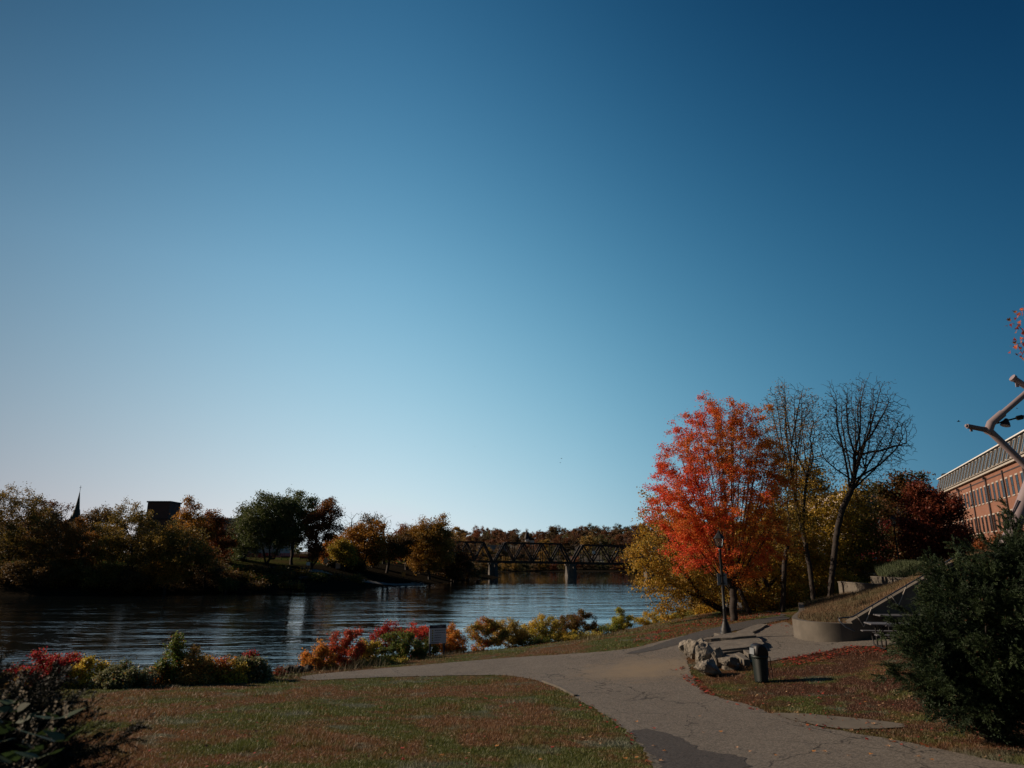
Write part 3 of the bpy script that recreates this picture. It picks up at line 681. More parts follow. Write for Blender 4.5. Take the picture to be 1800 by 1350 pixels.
FT(140,1035,150,[(145,955,30,30),(130,990,34,26),(160,1000,34,24)],[[(140,1000),(145,960)]],'rounded amber tree below the church roof',[(.34,.15,.03),(.26,.11,.025),(.14,.09,.02)],105,leaves=4200)
FT(232,1040,150,[(232,915,34,26),(200,930,30,28),(255,930,26,26),(215,960,40,30),(250,970,36,30),(190,965,30,28),(225,895,20,12)],[[(232,1000),(232,955)],[(232,955),(215,910)],[(232,958),(250,905)],[(232,970),(200,940)]],'spreading willow with fanned limbs in the middle of the bank',W_,106,leaves=6500,n_attr=800)
FT(255,1040,148,[(300,950,40,30),(330,965,40,32),(275,960,30,30),(350,985,30,28),(290,1000,30,20)],[[(262,1010),(285,975),(320,955)],[(262,1010),(255,980)],[(285,975),(330,970)]],'willow leaning right over the far waterline',W_,107,leaves=6500,n_attr=700)
FT(335,1032,166,[(335,905,16,28),(350,930,30,30),(325,925,22,22),(330,890,10,14)],[[(335,980),(335,900)]],'pale gold upright tree right of the brick tower','amber',108,leaves=3400)
FT(385,1030,170,[(378,935,24,30),(392,955,22,30),(368,915,16,18),(395,980,18,24)],[[(385,990),(380,930)]],'orange red tree at the edge of the far park','russet',109,leaves=3400)
FT(360,1036,152,[(350,1000,30,26),(380,1005,22,22),(330,1015,26,18)],[[(360,1010),(355,990)]],'low brown thicket tree above the far rock bank','dullbrown',110,leaves=3000)
FT(290,1040,146,[(285,1005,26,18),(305,1015,24,14),(265,1010,20,14)],[[(290,1020),(288,1005)]],'small yellow leaved tree low on the far bank','amber',111,leaves=2400)
FT(60,1044,143,[(50,1005,34,22),(90,1012,34,20),(20,1010,34,22)],[[(60,1020),(55,1005)]],'dark low thicket at the foot of the big left tree','dullbrown',112,leaves=3500)
FT(150,1044,145,[(150,1010,34,20),(185,1012,32,20),(120,1015,30,16)],[[(150,1020),(152,1008)]],'dull green low thicket by the far water','olive',113,leaves=3300)
FT(225,1044,146,[(220,1015,30,18),(250,1018,26,16)],[[(225,1020),(222,1012)]],'dark brown low thicket under the middle willow','dullbrown',114,leaves=2600)
FT(120,1030,176,[(125,945,20,14),(140,925,12,12),(115,935,14,12)],[[(120,985),(122,940)]],'small dark tree just in front of the church spire','dullbrown',115,leaves=1800)
FT(468,992,176,[(470,905,42,34),(455,930,40,40),(500,890,34,24),(440,925,30,34),(485,935,46,34),(425,960,24,26)],[[(462,965),(455,920)],[(474,990),(474,965),(480,915)],[(480,990),(490,960),(505,910)]],'broad dark green tree left of the park clearing','green',121,leaves=10500,n_attr=900,up=.15)
FT(512,993,184,[(520,895,38,30),(540,915,28,36),(510,930,40,34),(495,900,30,30),(545,890,16,16)],[[(514,960),(520,910)]],'tall dark green tree with twin crown beside the maroon tree','green',122,leaves=7500,n_attr=600,up=.15)
FT(430,993,182,[(420,945,24,36),(412,970,18,22),(435,910,20,24)],[[(430,965),(424,930)]],'narrow grey green tree at the left of the green clump',[(.06,.075,.03),(.09,.10,.05),(.11,.10,.05)],123,leaves=3600)
FT(548,994,178,[(575,905,24,24),(590,920,16,20),(560,930,26,26),(570,890,14,12),(555,960,20,20)],[[(552,960),(565,920)],[(545,993),(542,960),(548,925)],[(556,993),(560,965),(580,925)]],'maroon topped tree with cluster of slender trunks',[(.16,.05,.025),(.22,.08,.025),(.12,.06,.02),(.28,.12,.03)],124,leaves=4800,n_attr=500)
FT(590,990,195,[(590,960,20,20),(600,975,18,14),(580,975,14,16)],[[(590,975),(590,960)]],'small bright orange tree behind slender trunks','orange',125,leaves=2600)
FT(622,990,238,[(612,922,16,22),(628,915,14,18),(600,935,14,16)],[[(620,960),(618,925)]],'bare grey tree rising behind the golden willow','dullbrown',126,leaves=0,n_attr=500,up=.2)
FT(650,990,240,[(648,925,16,18),(660,918,12,14)],[[(650,960),(650,925)]],'sparse brown tree in the middle of the bare group','dullbrown',127,leaves=900,n_attr=300,up=.2)
FT(675,990,236,[(672,925,16,22),(682,920,12,16)],[[(675,960),(674,930)]],'bare grey tree right of the bare group','dullbrown',128,leaves=0,n_attr=460,up=.2)
FT(705,990,260,[(705,925,11,10)],[[(705,960),(705,928)]],'small bare grey tree by itself left of the golden crown','dullbrown',129,leaves=0,n_attr=160,up=.1)
FT(636,998,200,[(625,945,26,22),(650,945,28,24),(640,965,34,22),(610,965,18,18),(660,965,20,20)],[[(632,975),(625,950)],[(640,996),(645,975),(655,950)],[(636,997),(640,975)]],'golden orange rounded tree with several trunks','amber',130,leaves=6500,n_attr=600,up=.1)
FT(604,996,190,[(598,965,16,14),(612,975,14,12)],[[(604,980),(600,968)]],'little golden tree beside the white park sign','yellow',131,leaves=2200)
FT(680,1003,205,[(690,965,24,20),(668,968,18,18),(705,960,20,22)],[[(684,985),(676,970)],[(684,985),(695,965)]],'brown tree with crooked forked trunk on the far slope','dullbrown',132,leaves=3400)
FT(715,995,225,[(712,950,20,22),(700,970,16,16),(722,968,14,18)],[[(714,975),(712,950)]],'russet tree behind the crooked tree','russet',133,leaves=3200)
FT(755,1008,212,[(755,945,34,32),(740,930,20,20),(775,930,18,20),(765,970,36,28),(730,970,20,24),(780,915,10,8)],[[(752,980),(750,945)],[(752,985),(772,935)],[(752,988),(778,965)]],'big golden willow at the point of the far bank',[(.32,.17,.03),(.38,.2,.035),(.22,.13,.03),(.15,.1,.025)],134,leaves=9500,n_attr=900)
FT(795,1010,226,[(795,968,22,24),(812,985,18,18),(785,985,22,20)],[[(795,985),(795,965)]],'dark brown tree overhanging the bridge abutment',[(.10,.045,.02),(.14,.06,.025),(.08,.05,.02)],135,leaves=3600)
FT(815,1010,240,[(808,1000,18,12),(790,1005,20,12),(770,1010,18,10)],[[(812,1005),(808,1000)]],'dark low scrub at the bank point by the bridge','dullbrown',136,leaves=2600)
for k,(u,v,d,w_,hh_,lab) in enumerate([(583,993,192,6,5,'round dark clipped bush left of the white park sign'),(607,995,194,6,5,'round dark clipped bush right of the white park sign'),(656,988,215,6,4,'round dark bush in the far park clearing'),(630,999,196,8,3,'low dark mound shrub under golden rounded tree'),(418,984,184,16,6,'wide dark shrub behind the far lamp')]):
    FT(u,v,d,[(u,v-hh_*.7,w_,hh_)],[[(u,v-1)]],lab,'conifer',150+k,name='bush',cat='bush',leaves=700,n_attr=50,step=.4,group='clipped bushes in the far park')

# ---- trees seen far away: one of each kind, then copies
def proto(name,pal,seed,H_=12,wd=7.4,cone=False,leaves=3600,ls=.55):
    rng=np.random.default_rng(seed)
    if cone: lo=[(0,0,H_*f,wd*.42*(1.08-f),wd*.42*(1.08-f),H_*.12) for f in (.25,.45,.62,.78,.92)]
    else: lo=[(rng.uniform(-1.8,1.8),rng.uniform(-1.8,1.8),H_*f,wd*(.66-.25*abs(f-.45)),wd*(.66-.25*abs(f-.45)),H_*.25) for f in (.22,.32,.45,.58,.70)]
    return make_tree((0,0,0),lo,[[(0,0,0),(0,0,H_*.4)]],'x',name=name,pal=pal,n_attr=150,step=.9,rb=.28,rt=.04,leaves=leaves,lsize=ls,spread=.55,seed=seed,sides=4,cs=8)
KINDS=[('russet',[(.13,.06,.028),(.17,.07,.03),(.10,.055,.025)],'russet'),('brown',[(.10,.065,.032),(.13,.075,.033),(.08,.06,.028)],'brown'),('olive green',[(.07,.075,.03),(.10,.095,.035),(.13,.10,.035)],'olive'),
       ('golden',[(.26,.17,.04),(.34,.20,.05),(.20,.14,.04)],'golden'),('orange red',[(.21,.07,.03),(.17,.05,.025),(.24,.10,.035)],'red')]
PR=[]
for k,(nm,pl,_) in enumerate(KINDS):
    for q in range(2): PR.append((nm,proto('hill_tree',pl,300+k*7+q)))
con=[proto('conifer_tree','conifer',350+q,H_=15,wd=8,cone=True,leaves=1600,ls=.5) for q in range(2)]
used=set()
def put(o,loc,s,rz,label,group,name=None):
    if id(o) in used: c=copy_tree(o)
    else: c=o; used.add(id(o))
    c.location=loc; c.scale=(s,s,s*random.uniform(.85,1.15)); c.rotation_euler=(0,0,rz); tag(c,label,'tree',group)
    return c
rr=random.Random(5)
def kindpick(wts): return rr.choices(range(len(KINDS)),wts)[0]
cnt=0
# hillside rows from the far ridge towards the river
rows=[(1000,.8,19),(930,.8,19),(870,.75,18),(800,.75,17),(735,.7,16),(670,.65,15),(610,.62,14),(560,.6,12.5),(515,.6,12)]
for (yy,sc,dx) in rows:
    x0=-.10*yy-10; x1=.30*yy
    x=x0
    while x<x1:
        xx=x+rr.uniform(-3,3); y2=yy+rr.uniform(-26,26); zz=HH(xx,y2)
        nm_i=kindpick([3,5,4,1.2,.9]); s=rr.uniform(1.0,1.6)
        nm,o=PR[nm_i*2+rr.randrange(2)]
        tier='on the far ridge' if yy>840 else ('halfway up the far hill' if yy>620 else 'low on the hill behind the bridge')
        put(o,(xx,y2,zz-1.5),s,rr.uniform(0,6.28),f'{nm} autumn tree {tier}',f'{nm} trees {tier}'); cnt+=1
        x+=dx*rr.uniform(.7,1.15)
# river edge beyond the bridge
x=-30
while x<120:
    y2=398+rr.uniform(0,14)+max(0,x)*.28; s=rr.uniform(.55,.85); nm_i=kindpick([1,2,4,5,.5]); nm,o=PR[nm_i*2+rr.randrange(2)]
    put(o,(x,y2,max(.2,HF(x,y2)-.3)-1.6*s),s,rr.uniform(0,6.28),f'{nm} tree at the waterline beyond the bridge',f'{nm} trees at the waterline'); cnt+=1; x+=rr.uniform(3.2,5.5)
x=-60
while x<150:
    y2=432+rr.uniform(0,40); s=rr.uniform(.8,1.15); nm_i=kindpick([2,3,4,4,.5]); nm,o=PR[nm_i*2+rr.randrange(2)]
    put(o,(x,y2,4),s,rr.uniform(0,6.28),f'{nm} tree on the flat bank behind the waterline trees',f'{nm} trees behind the waterline'); cnt+=1; x+=rr.uniform(5,9)
for k,(u,v,d,s,lab) in enumerate([(905,936,880,1.0,'left one of a pair of dark pines on the ridge'),(883,941,860,.6,'small dark pine left of the ridge pair'),(978,942,860,.75,'lone dark pine at the dip of the ridge'),(1036,937,700,.55,'broad dark pine left of the steep hill'),(1055,937,690,.6,'slender dark pine on the right ridge'),(1064,933,690,.85,'tallest dark pine on the right ridge'),(1106,929,640,.7,'dark pine on the top of the steep right hill')]):
    p=P(u,v,d); z=HH(p[0],d); put(con[k%2],(p[0],d,p[2]-13.5*s),s,k*1.3,lab,'dark pines on the ridge')
# wooded left bank behind the willows, right bank behind the yellow trees
for k,(u,d,s) in enumerate([(-60,215,1.3),(-10,210,1.3),(40,220,1.2),(75,235,1.25),(118,230,.9),(150,240,.85),(205,215,.95),(240,225,.8),(280,200,.75),(310,210,.8),(350,215,.9),(395,230,.9),(430,262,.8),(560,262,.75),(590,285,.85),(640,300,.8),(690,300,.85),(740,292,.85),(770,310,.9),(800,330,.9),(830,350,.8),(720,345,1),(660,350,.9),(610,345,.8),(520,300,.6)]):
    x=(u-900)/1200*d*.98; nm_i=[1,0,1,2,1,0,3,1,1,0,4,0,2,1,0,1,3,0,4,1,0,1,0,1,2][k]; nm,o=PR[nm_i*2+k%2]
    put(o,(x,d,HF(x,d)-.5),s,k*1.1,f'{nm} tree in the wooded strip behind the far park',f'{nm} trees behind the far park')
for k,(x,y,s) in enumerate([(24,95,.75),(30,112,.8),(38,125,.9),(46,150,1),(55,170,1),(62,200,1.1),(70,235,1.1),(82,270,1.1),(92,310,1.1),(50,118,.9),(58,140,1),(75,180,1.1),(88,225,1.2),(105,270,1.2),(28,78,.7),(36,92,.8)]):
    nm_i=[3,3,2,3,1,2,3,1,3,2,1,3,0,2,3,2][k]; nm,o=PR[nm_i*2+k%2]
    put(o,(x,y,H(x,y)-.4),s,k*.9,f'{nm} tree along the near bank beyond the maple',f'{nm} trees along the near bank')
for k,(x,y,s) in enumerate([(-118,152,1.0),(-132,156,1.2),(-148,152,1.0),(-163,160,1.2),(-180,155,1.1),(-200,162,1.3),(-125,175,1.2),(-155,182,1.3),(-190,190,1.3),(-225,170,1.2),(-250,175,1.3),(-140,205,1.4),(-180,220,1.4)]):
    nm_i=[1,3,2,1,0,3,1,2,0,1,3,1,0][k]; nm,o=PR[nm_i*2+k%2]
    put(o,(x,y,HF(x,y)-.8),s,k*1.3,f'{nm} tree on the far bank left of the big dark tree',f'{nm} trees left of the big dark tree')
# prototypes never used in a row are removed
for nm,o in PR+[('',c) for c in con]:
    if id(o) not in used:
        for ch in list(o.children): bpy.data.objects.remove(ch)
        bpy.data.objects.remove(o)

for k,(u,v,d,w_,h2) in enumerate([(408,1018,156,16,9),(438,1020,158,15,8),(470,1024,159,18,8),(500,1020,163,15,8),(530,1016,167,17,7),(556,1020,166,14,7),(590,1020,172,16,6),(625,1022,178,14,5),(415,1004,160,14,5),(450,1006,162,16,5),(490,1006,166,16,5),(398,1032,151,14,7),(452,1033,155,16,6),(515,1033,158,16,5)]):
    FT(u,v,d,[(u,v-h2*.6,w_,h2)],[[(u,v-2)]],'dark scrubby bush on the steep far bank below the park',['dullbrown','olive','bushgreen'][k%3],170+k,name='bush',cat='bush',leaves=600,n_attr=40,step=.5,rt=.02,group='scrub bushes on the steep far bank')

for k,(u,v,d,w_,h2) in enumerate([(822,1008,238,20,9),(838,1005,255,12,7),(800,1012,225,14,8)]):
    FT(u,v,d,[(u,v-h2*.7,w_,h2)],[[(u,v-2)]],'dark brown scrub on the bank beneath the bridge end','dullbrown',190+k,name='bush',cat='bush',leaves=900,n_attr=50,step=.6,rt=.03,group='scrub under the bridge end')
# ---------------------------------------------------------------- shrubs on the near bank
def bush(u0,v0,d,lobes,label,pal,seed,leaves=4200,ls=.075,group='shrubs along the near river bank',n=170,**kw):
    b=P(u0,v0,d); g=H(b[0],b[1])
    low=(u0,v0-3,max(l[2] for l in lobes)*.95,11)
    a=dict(name='bush',cat='bush',group=group,h=H,pal=pal,n_attr=n,step=.14,rb=.03,rt=.005,leaves=leaves,lsize=ls,spread=.10,seed=seed,sides=4,wander=.3,pn=('stems','foliage'),shell=.45,ry=.8,up=.1,aspect=.62,rthr=3.2,cs=.8)
    a.update(kw)
    a['leaves']=int(a['leaves']*2.4); lobes=[(l[0],l[1]+ (2 if l[3]>10 else 0),l[2]*1.22,l[3]*1.12) for l in lobes]
    return px_tree(u0,v0,d,list(lobes)+[low],[[(u0,v0-6)]],label,**a)
bush(82,1212,24.5,[(85,1172,36,26),(60,1185,26,20),(115,1190,24,20),(95,1155,16,16)],'dark crimson shrub at the left end of the bank','crimson',201,leaves=6500)
bush(160,1213,24.5,[(158,1180,24,20),(172,1170,18,16),(150,1198,28,16)],'yellow leaved shrub beside the crimson shrub','yellow',202)
bush(225,1214,24,[(228,1185,32,18),(215,1198,36,18),(250,1198,20,16)],'dark green shrub topped with pale seed heads','pale',203,leaves=6500)
bush(282,1208,25,[(280,1185,22,14),(270,1195,26,14)],'low orange and green shrub left of the tall thin one','orange',204)
bush(308,1206,25,[(308,1150,16,26),(300,1175,20,20),(318,1135,10,14)],'tall thin dark green shrub standing above the others','bushgreen',205,leaves=2600)
bush(338,1205,25,[(338,1165,18,24),(345,1185,22,18)],'golden tan upright shrub with thin top',[(.34,.2,.05),(.26,.17,.05),(.4,.2,.04)],206,leaves=3800)
bush(382,1204,25.5,[(378,1172,24,15),(398,1168,18,14),(370,1185,24,16)],'red and orange shrub right of the golden tan one','mixed',207)
bush(415,1203,25.5,[(412,1188,20,13)],'small bright yellow shrub low in the row','yellow',208,leaves=2200)
bush(442,1203,26,[(440,1178,24,20),(455,1190,20,14),(425,1190,18,14)],'round green shrub with pale tips','pale',209,leaves=4800)
bush(440,1199,26.5,[(440,1152,7,9),(436,1162,8,8)],'thin red sprig poking above the round green shrub','crimson',210,leaves=420,n=40)
bush(492,1196,28,[(492,1180,9,13)],'small dark red sapling by the shore rocks','maroon',211,leaves=500,n=40)
bush(20,1222,23,[(10,1205,34,16),(-20,1200,34,20)],'low dull brown shrub at the left edge','dullbrown',212,leaves=2600)
bush(560,1186,31,[(560,1150,16,22),(552,1168,20,18),(575,1165,16,18),(565,1135,9,12)],'orange and yellow shrub at the left of the middle clump','orange',221,leaves=4600)
bush(605,1182,32,[(605,1130,24,20),(618,1120,18,16),(595,1145,24,20),(610,1155,30,20)],'rusty red shrub standing tall in the middle clump',[(.36,.06,.03),(.28,.04,.025),(.42,.12,.03)],222,leaves=6000)
bush(648,1178,33,[(645,1145,20,22),(640,1160,24,18),(655,1130,10,14)],'pale yellow shrub between the rusty red and the green one','yellow',223,leaves=4000)
bush(680,1170,36,[(682,1108,20,14),(670,1120,18,14),(690,1100,14,8)],'loose red shrub behind the big green bush','crimson',224,leaves=2600)
bush(705,1168,34,[(705,1128,28,22),(690,1140,26,20),(725,1140,22,20),(705,1152,34,16)],'big dark green bush left of the white sign','bushgreen',225,leaves=7000)
bush(738,1160,37,[(742,1112,18,10),(728,1115,14,10)],'scarlet shrub top just behind the white sign',[(.5,.05,.04),(.42,.06,.03)],226,leaves=1700)
bush(660,1176,32,[(665,1166,34,10),(700,1166,20,8)],'low yellow green undergrowth before the green bush',[(.25,.22,.03),(.16,.17,.03),(.3,.2,.04)],227,leaves=3000)
bush(745,1153,37.5,[(745,1135,22,16)],'dark shrub filling the space behind the sign posts','bushgreen',228,leaves=2600)
bush(792,1146,38,[(790,1122,22,17),(805,1112,10,16),(780,1130,18,12),(800,1132,22,10)],'bright orange and yellow shrub right of the sign','orange',229,leaves=4600)
bush(850,1143,39,[(845,1108,18,18),(860,1098,18,16),(870,1115,22,18),(838,1120,16,14)],'purple red and tan shrub with feathery top','mixed',230,leaves=5200)
bush(900,1138,41,[(895,1105,24,18),(885,1118,24,14),(915,1115,18,14)],'golden tan feathery shrub beside the purple red one',[(.38,.25,.05),(.30,.21,.05),(.2,.18,.05)],231,leaves=4800)
bush(958,1132,43,[(958,1098,24,16),(940,1110,24,14),(975,1108,18,16)],'orange yellow shrub in the right clump','yellow',232,leaves=5000)
bush(1010,1126,45,[(1010,1092,26,18),(1030,1086,16,14),(990,1098,20,14),(1040,1102,16,14)],'dark reddish green shrub tallest of the right clump',[(.10,.05,.02),(.14,.07,.02),(.08,.08,.02),(.2,.09,.03)],233,leaves=6500)
bush(1000,1129,43,[(1000,1117,44,8),(1030,1116,26,7)],'low yellow groundcover shrub before the reddish one','yellow',234,leaves=3600)
bush(935,1136,41.5,[(930,1125,34,9)],'low green shrub between golden and orange ones','bushgreen',235,leaves=2600)
bush(1090,1112,48,[(1090,1088,14,16),(1098,1095,16,12),(1080,1098,14,12),(1092,1075,5,8)],'pointed yellow green shrub standing alone by the water',[(.30,.28,.04),(.22,.22,.03),(.34,.26,.05)],236,leaves=4200)
bush(1150,1104,50,[(1150,1088,22,10),(1130,1092,18,9),(1172,1086,18,9)],'low yellow shrub right of the pointed one','yellow',237,leaves=3800)
bush(1205,1098,50,[(1205,1082,24,10),(1228,1086,16,8)],'low olive shrub under the leaning golden tree',[(.22,.2,.04),(.15,.15,.03),(.3,.22,.04)],238,leaves=3600)
bush(1060,1118,46.5,[(1062,1108,20,6)],'thin low green weed shrub in the grassy gap','bushgreen',239,leaves=1300)

# ---------------------------------------------------------------- dark junipers
def juniper(base,lobes,label,n,seed,plume=.5,cl=.07,cw=.26,sweep=(0,0,.45),pal=[(.016,.030,.013),(.030,.052,.018),(.045,.068,.024)],fill=.25):
    rng=np.random.default_rng(seed); root=empty('juniper_bush',base,label,'bush')
    vol=np.array([(l[3]*l[4]*l[5])**.67 for l in lobes]); k=rng.choice(len(lobes),n,p=vol/vol.sum()); L=np.array(lobes)[k]
    v=rng.normal(0,1,(n,3)); v/=np.linalg.norm(v,axis=1)[:,None]; v[:,2]=np.where(v[:,2]<-.3,-v[:,2],v[:,2])
    r=rng.uniform(.55,1.0,n)**.6; C=L[:,:3]+v*r[:,None]*L[:,3:]
    # sprays grow side by side along boughs that break the outline
    nb=max(20,n//17); bi=np.repeat(np.arange(nb),17)[:n]; bi=np.r_[bi,np.zeros(n-len(bi),int)]
    bc=C[:nb]; bd=v[:nb]+np.array(sweep)+rng.normal(0,.3,(nb,3)); bd/=np.linalg.norm(bd,axis=1)[:,None]; bl=plume*rng.uniform(.5,1.6,nb)
    tt=rng.uniform(0,1,n); sd_=rng.normal(0,1,(n,3)); sd_-=bd[bi]*np.sum(sd_*bd[bi],1)[:,None]; sd_/=np.linalg.norm(sd_,axis=1)[:,None]
    C=bc[bi]+bd[bi]*(bl[bi]*(tt-.25))[:,None]; d=bd[bi]+sd_*.62+rng.normal(0,.1,(n,3)); d/=np.linalg.norm(d,axis=1)[:,None]
    plen=plume*.52*rng.uniform(.6,1.3,n)*(1.25-.7*tt); m=13; q=5
    side=np.cross(d,rng.normal(0,1,(n,3))); side/=np.linalg.norm(side,axis=1)[:,None]; oth=np.cross(d,side)
    pts=[];dr=[]
    for i in range(m):
        t=i/(m-1); c=C+d*(plen*t)[:,None]-np.array([0,0,1])*(plen*.12*t*t)[:,None]
        for j in range(q):
            an=rng.uniform(0,6.28,n); w_=(1-t*.75)*.22*plen*rng.uniform(.1,1,n)
            o=side*np.cos(an)[:,None]+oth*np.sin(an)[:,None]
            pts.append(c+o*w_[:,None]); dr.append(d+o*.55)
    pts=np.concatenate(pts); dr=np.concatenate(dr)
    V,F=leafcards(pts,cl,rng,cw,dirs=dr)
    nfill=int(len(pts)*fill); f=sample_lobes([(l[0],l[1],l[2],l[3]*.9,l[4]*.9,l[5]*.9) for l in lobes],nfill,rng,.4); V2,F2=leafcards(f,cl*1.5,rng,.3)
    V=np.concatenate([V,V2]); F=np.concatenate([F,F2+len(pts)*4])
    tone=np.tile(np.clip(rng.uniform(0,1,nb)[bi]*.8+rng.uniform(-.2,.3,n),0,1),m*q); pal_=np.array(PAL[pal] if isinstance(pal,str) else pal)
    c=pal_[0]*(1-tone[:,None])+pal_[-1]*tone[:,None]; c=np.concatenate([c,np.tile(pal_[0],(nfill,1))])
    c=c*rng.uniform(.7,1.35,(len(c),1)); br=rng.uniform(0,1,len(c))<.012; c[br]=(.12,.06,.03)
    link('foliage',npmesh('foliage',V,F,M['needle'],c),root)
    mb=MB()
    for i in range(26):
        e=C[rng.integers(n)]*.85; mb.tube([(0,0,-.1),(e[0]*.4,e[1]*.4,e[2]*.55+.05),tuple(e)],[.05,.03,.012],5)
    mb.build('stems',M['bark'],root); return root
def px_lobes(base,d,L,ry=.8):
    out=[]
    for l in L:
        off=l[4] if len(l)>4 else 0; c=np.array(P(l[0],l[1],d+off))-base; s=(d+off)/1210; out.append((c[0],c[1],c[2],l[2]*s,l[2]*s*ry,l[3]*s))
    return out
b=P(1745,1290,13.2); b=np.array([b[0],b[1],H(b[0],b[1])])
juniper(b,px_lobes(b,13.2,[(1738,1120,98,105),(1800,1040,92,62),(1680,1205,64,62),(1672,1120,40,42),(1820,1190,120,110),(1712,1040,42,34),(1680,1060,30,34),(1735,1240,90,60),(1890,1050,110,100,.5),(1880,1180,110,110,.5),(1770,990,48,30),(1820,965,50,28),(1640,1165,38,38),(1665,1235,50,40)]),
  'huge dark green juniper filling the right edge beside the lawn',6800,401,plume=.62,cl=.050,cw=.2,sweep=(-.35,-.1,.30))
b=np.array([-4.1,4.9,H(-4.1,4.9)])
juniper(b,px_lobes(b,4.9,[(-10,1350,80,50),(40,1378,80,45),(-80,1315,80,60),(85,1385,50,30)]),'dark juniper spreading across the bottom left corner',1900,402,plume=.40,cl=.024,cw=.2,sweep=(.9,0,.5),pal=[(.010,.014,.009),(.018,.022,.014),(.028,.03,.022)])
# flowering knotweed in the corner
def knotweed():
    rng=np.random.default_rng(9); base=np.array([-3.35,4.15,H(-3.35,4.15)]); root=empty('flowering_shrub',base,'broad leaved shrub with cream flower sprays in the left corner','bush')
    st=MB(); LV=[];LF=[];LC=[]; FC=[]
    for i in range(15):
        u=rng.uniform(-80,120); v=rng.uniform(1200,1310) if u<60 else rng.uniform(1240,1320)
        tip=np.array(P(u,v,rng.uniform(3.9,4.5)))-base; a=np.array([rng.uniform(-.3,.3),rng.uniform(-.2,.2),0]); mid=(a+tip)*.5+np.array([0,0,.25])
        pts=[a*(1-t)**2+mid*2*t*(1-t)+tip*t*t for t in np.linspace(0,1,9)]; st.tube(pts,[.009-.0008*k for k in range(9)],5)
        for k in range(2,9):
            for sgn in (-1,1):
                c=pts[k]; d=np.array([sgn*rng.uniform(.5,1),rng.uniform(-.6,.6),rng.uniform(-.1,.5)]); d/=np.linalg.norm(d); w_=np.cross(d,[0,0,1]+rng.normal(0,.4,3)); w_/=np.linalg.norm(w_)
                s=rng.uniform(.05,.085); n=len(LV)
                LV+= [c, c+d*s*.35+w_*s*.42, c+d*s*.9+w_*s*.38, c+d*s*1.7, c+d*s*.9-w_*s*.38, c+d*s*.35-w_*s*.42]; LF.append(range(n,n+6)); LC.append(np.array((.035,.06,.02))*rng.uniform(.6,1.5))
            if k>=4:
                for q in range(2 if i%2 else 1):
                    e=pts[k]+rng.normal(0,.035,3)+np.array([0,0,.04]); dd=np.array([rng.normal(0,.4),rng.normal(0,.4),1]); dd/=np.linalg.norm(dd)
                    for z in range(16): FC.append(e+dd*z*.0055+rng.normal(0,.005,3))
    st.build('stems',M['bark'],root); link('foliage',npmesh('foliage',np.array(LV),np.array([list(f) for f in LF]),M['leaf'],np.array(LC)),root)
    V,F=leafcards(np.array(FC),.013,rng,.8); link('flowers',npmesh('flowers',V,F,M['leaf'],np.tile((.34,.29,.22),(len(F),1))*rng.uniform(.6,1.2,(len(F),1))),root)
knotweed()

# ---------------------------------------------------------------- maple bough reaching in at the right edge
def star_leaf(size,rng):
    a=[(0,-.15),(.22,-.35),(.2,-.1),(.62,-.2),(.42,.1),(.55,.42),(.25,.3),(0,.95),(-.25,.3),(-.55,.42),(-.42,.1),(-.62,-.2),(-.2,-.1),(-.22,-.35)]
    return [(x*size,y*size) for x,y in a]
def corner_maple():
    rng=np.random.default_rng(4); base=np.array([10.6,9.4,H(10.6,9.4)])
    lo=[]
    for (u,v,ru,rv,o) in [(1790,552,16,14,0),(1794,612,15,36,0),(1840,580,40,70,0),(1900,470,90,110,.5),(1980,560,100,120,0),(1930,380,100,90,.5),(2050,420,100,110,0)]:
        c=np.array(P(u,v,8.6+o))-base; s=8.6/1150; lo.append((c[0],c[1],c[2],ru*s,ru*s*.9,rv*s))
    rt=empty('maple_tree',base,'red leaved maple with one bough reaching in at the right edge','tree')
    nodes=[np.zeros(3)]; par=[0]
    for t in np.linspace(.05,1,30): nodes.append(np.array([-.5*t*t,-.2*t,4.6*t])); par.append(len(nodes)-2)
    A=sample_lobes(lo,700,rng,.5); A[:60]=sample_lobes(lo[:2],60,rng,.6)
    Pn,pr=colonize(np.array(nodes),par,A,.16,.2,140,.02,rng,.12); rad,leaf=radii(Pn,pr,.13,.004)
    V,F=limbs(Pn,pr,rad,6,0); link('trunk',npmesh('trunk',V,F,M['bark'],smooth=True),rt)
    cand=np.where((rad<.011)&(np.arange(len(Pn))>31))[0]; k=rng.choice(cand,2600); LV=[];LF=[];LC=[]
    pal=np.array([(.55,.07,.02),(.62,.13,.03),(.40,.04,.02),(.5,.18,.03)])
    for i in k:
        c=Pn[i]+rng.normal(0,.045,3); d=rng.normal(0,1,3); d[2]-=.7; d/=np.linalg.norm(d); w_=np.cross(d,rng.normal(0,1,3)); w_/=np.linalg.norm(w_); up=np.cross(d,w_)
        s=rng.uniform(.035,.058); n=len(LV)
        for j,(x,y) in enumerate(star_leaf(s,rng)): LV.append(c+w_*x+d*(y+.02)+up*(abs(x)*.35-y*y*4))
        LF.append(list(range(n,n+14))); LC.append(pal[rng.integers(4)]*rng.uniform(.7,1.2))
    link('crown',npmesh('crown',np.array(LV),np.array(LF),M['leaf'],np.array(LC)),rt)
corner_maple()

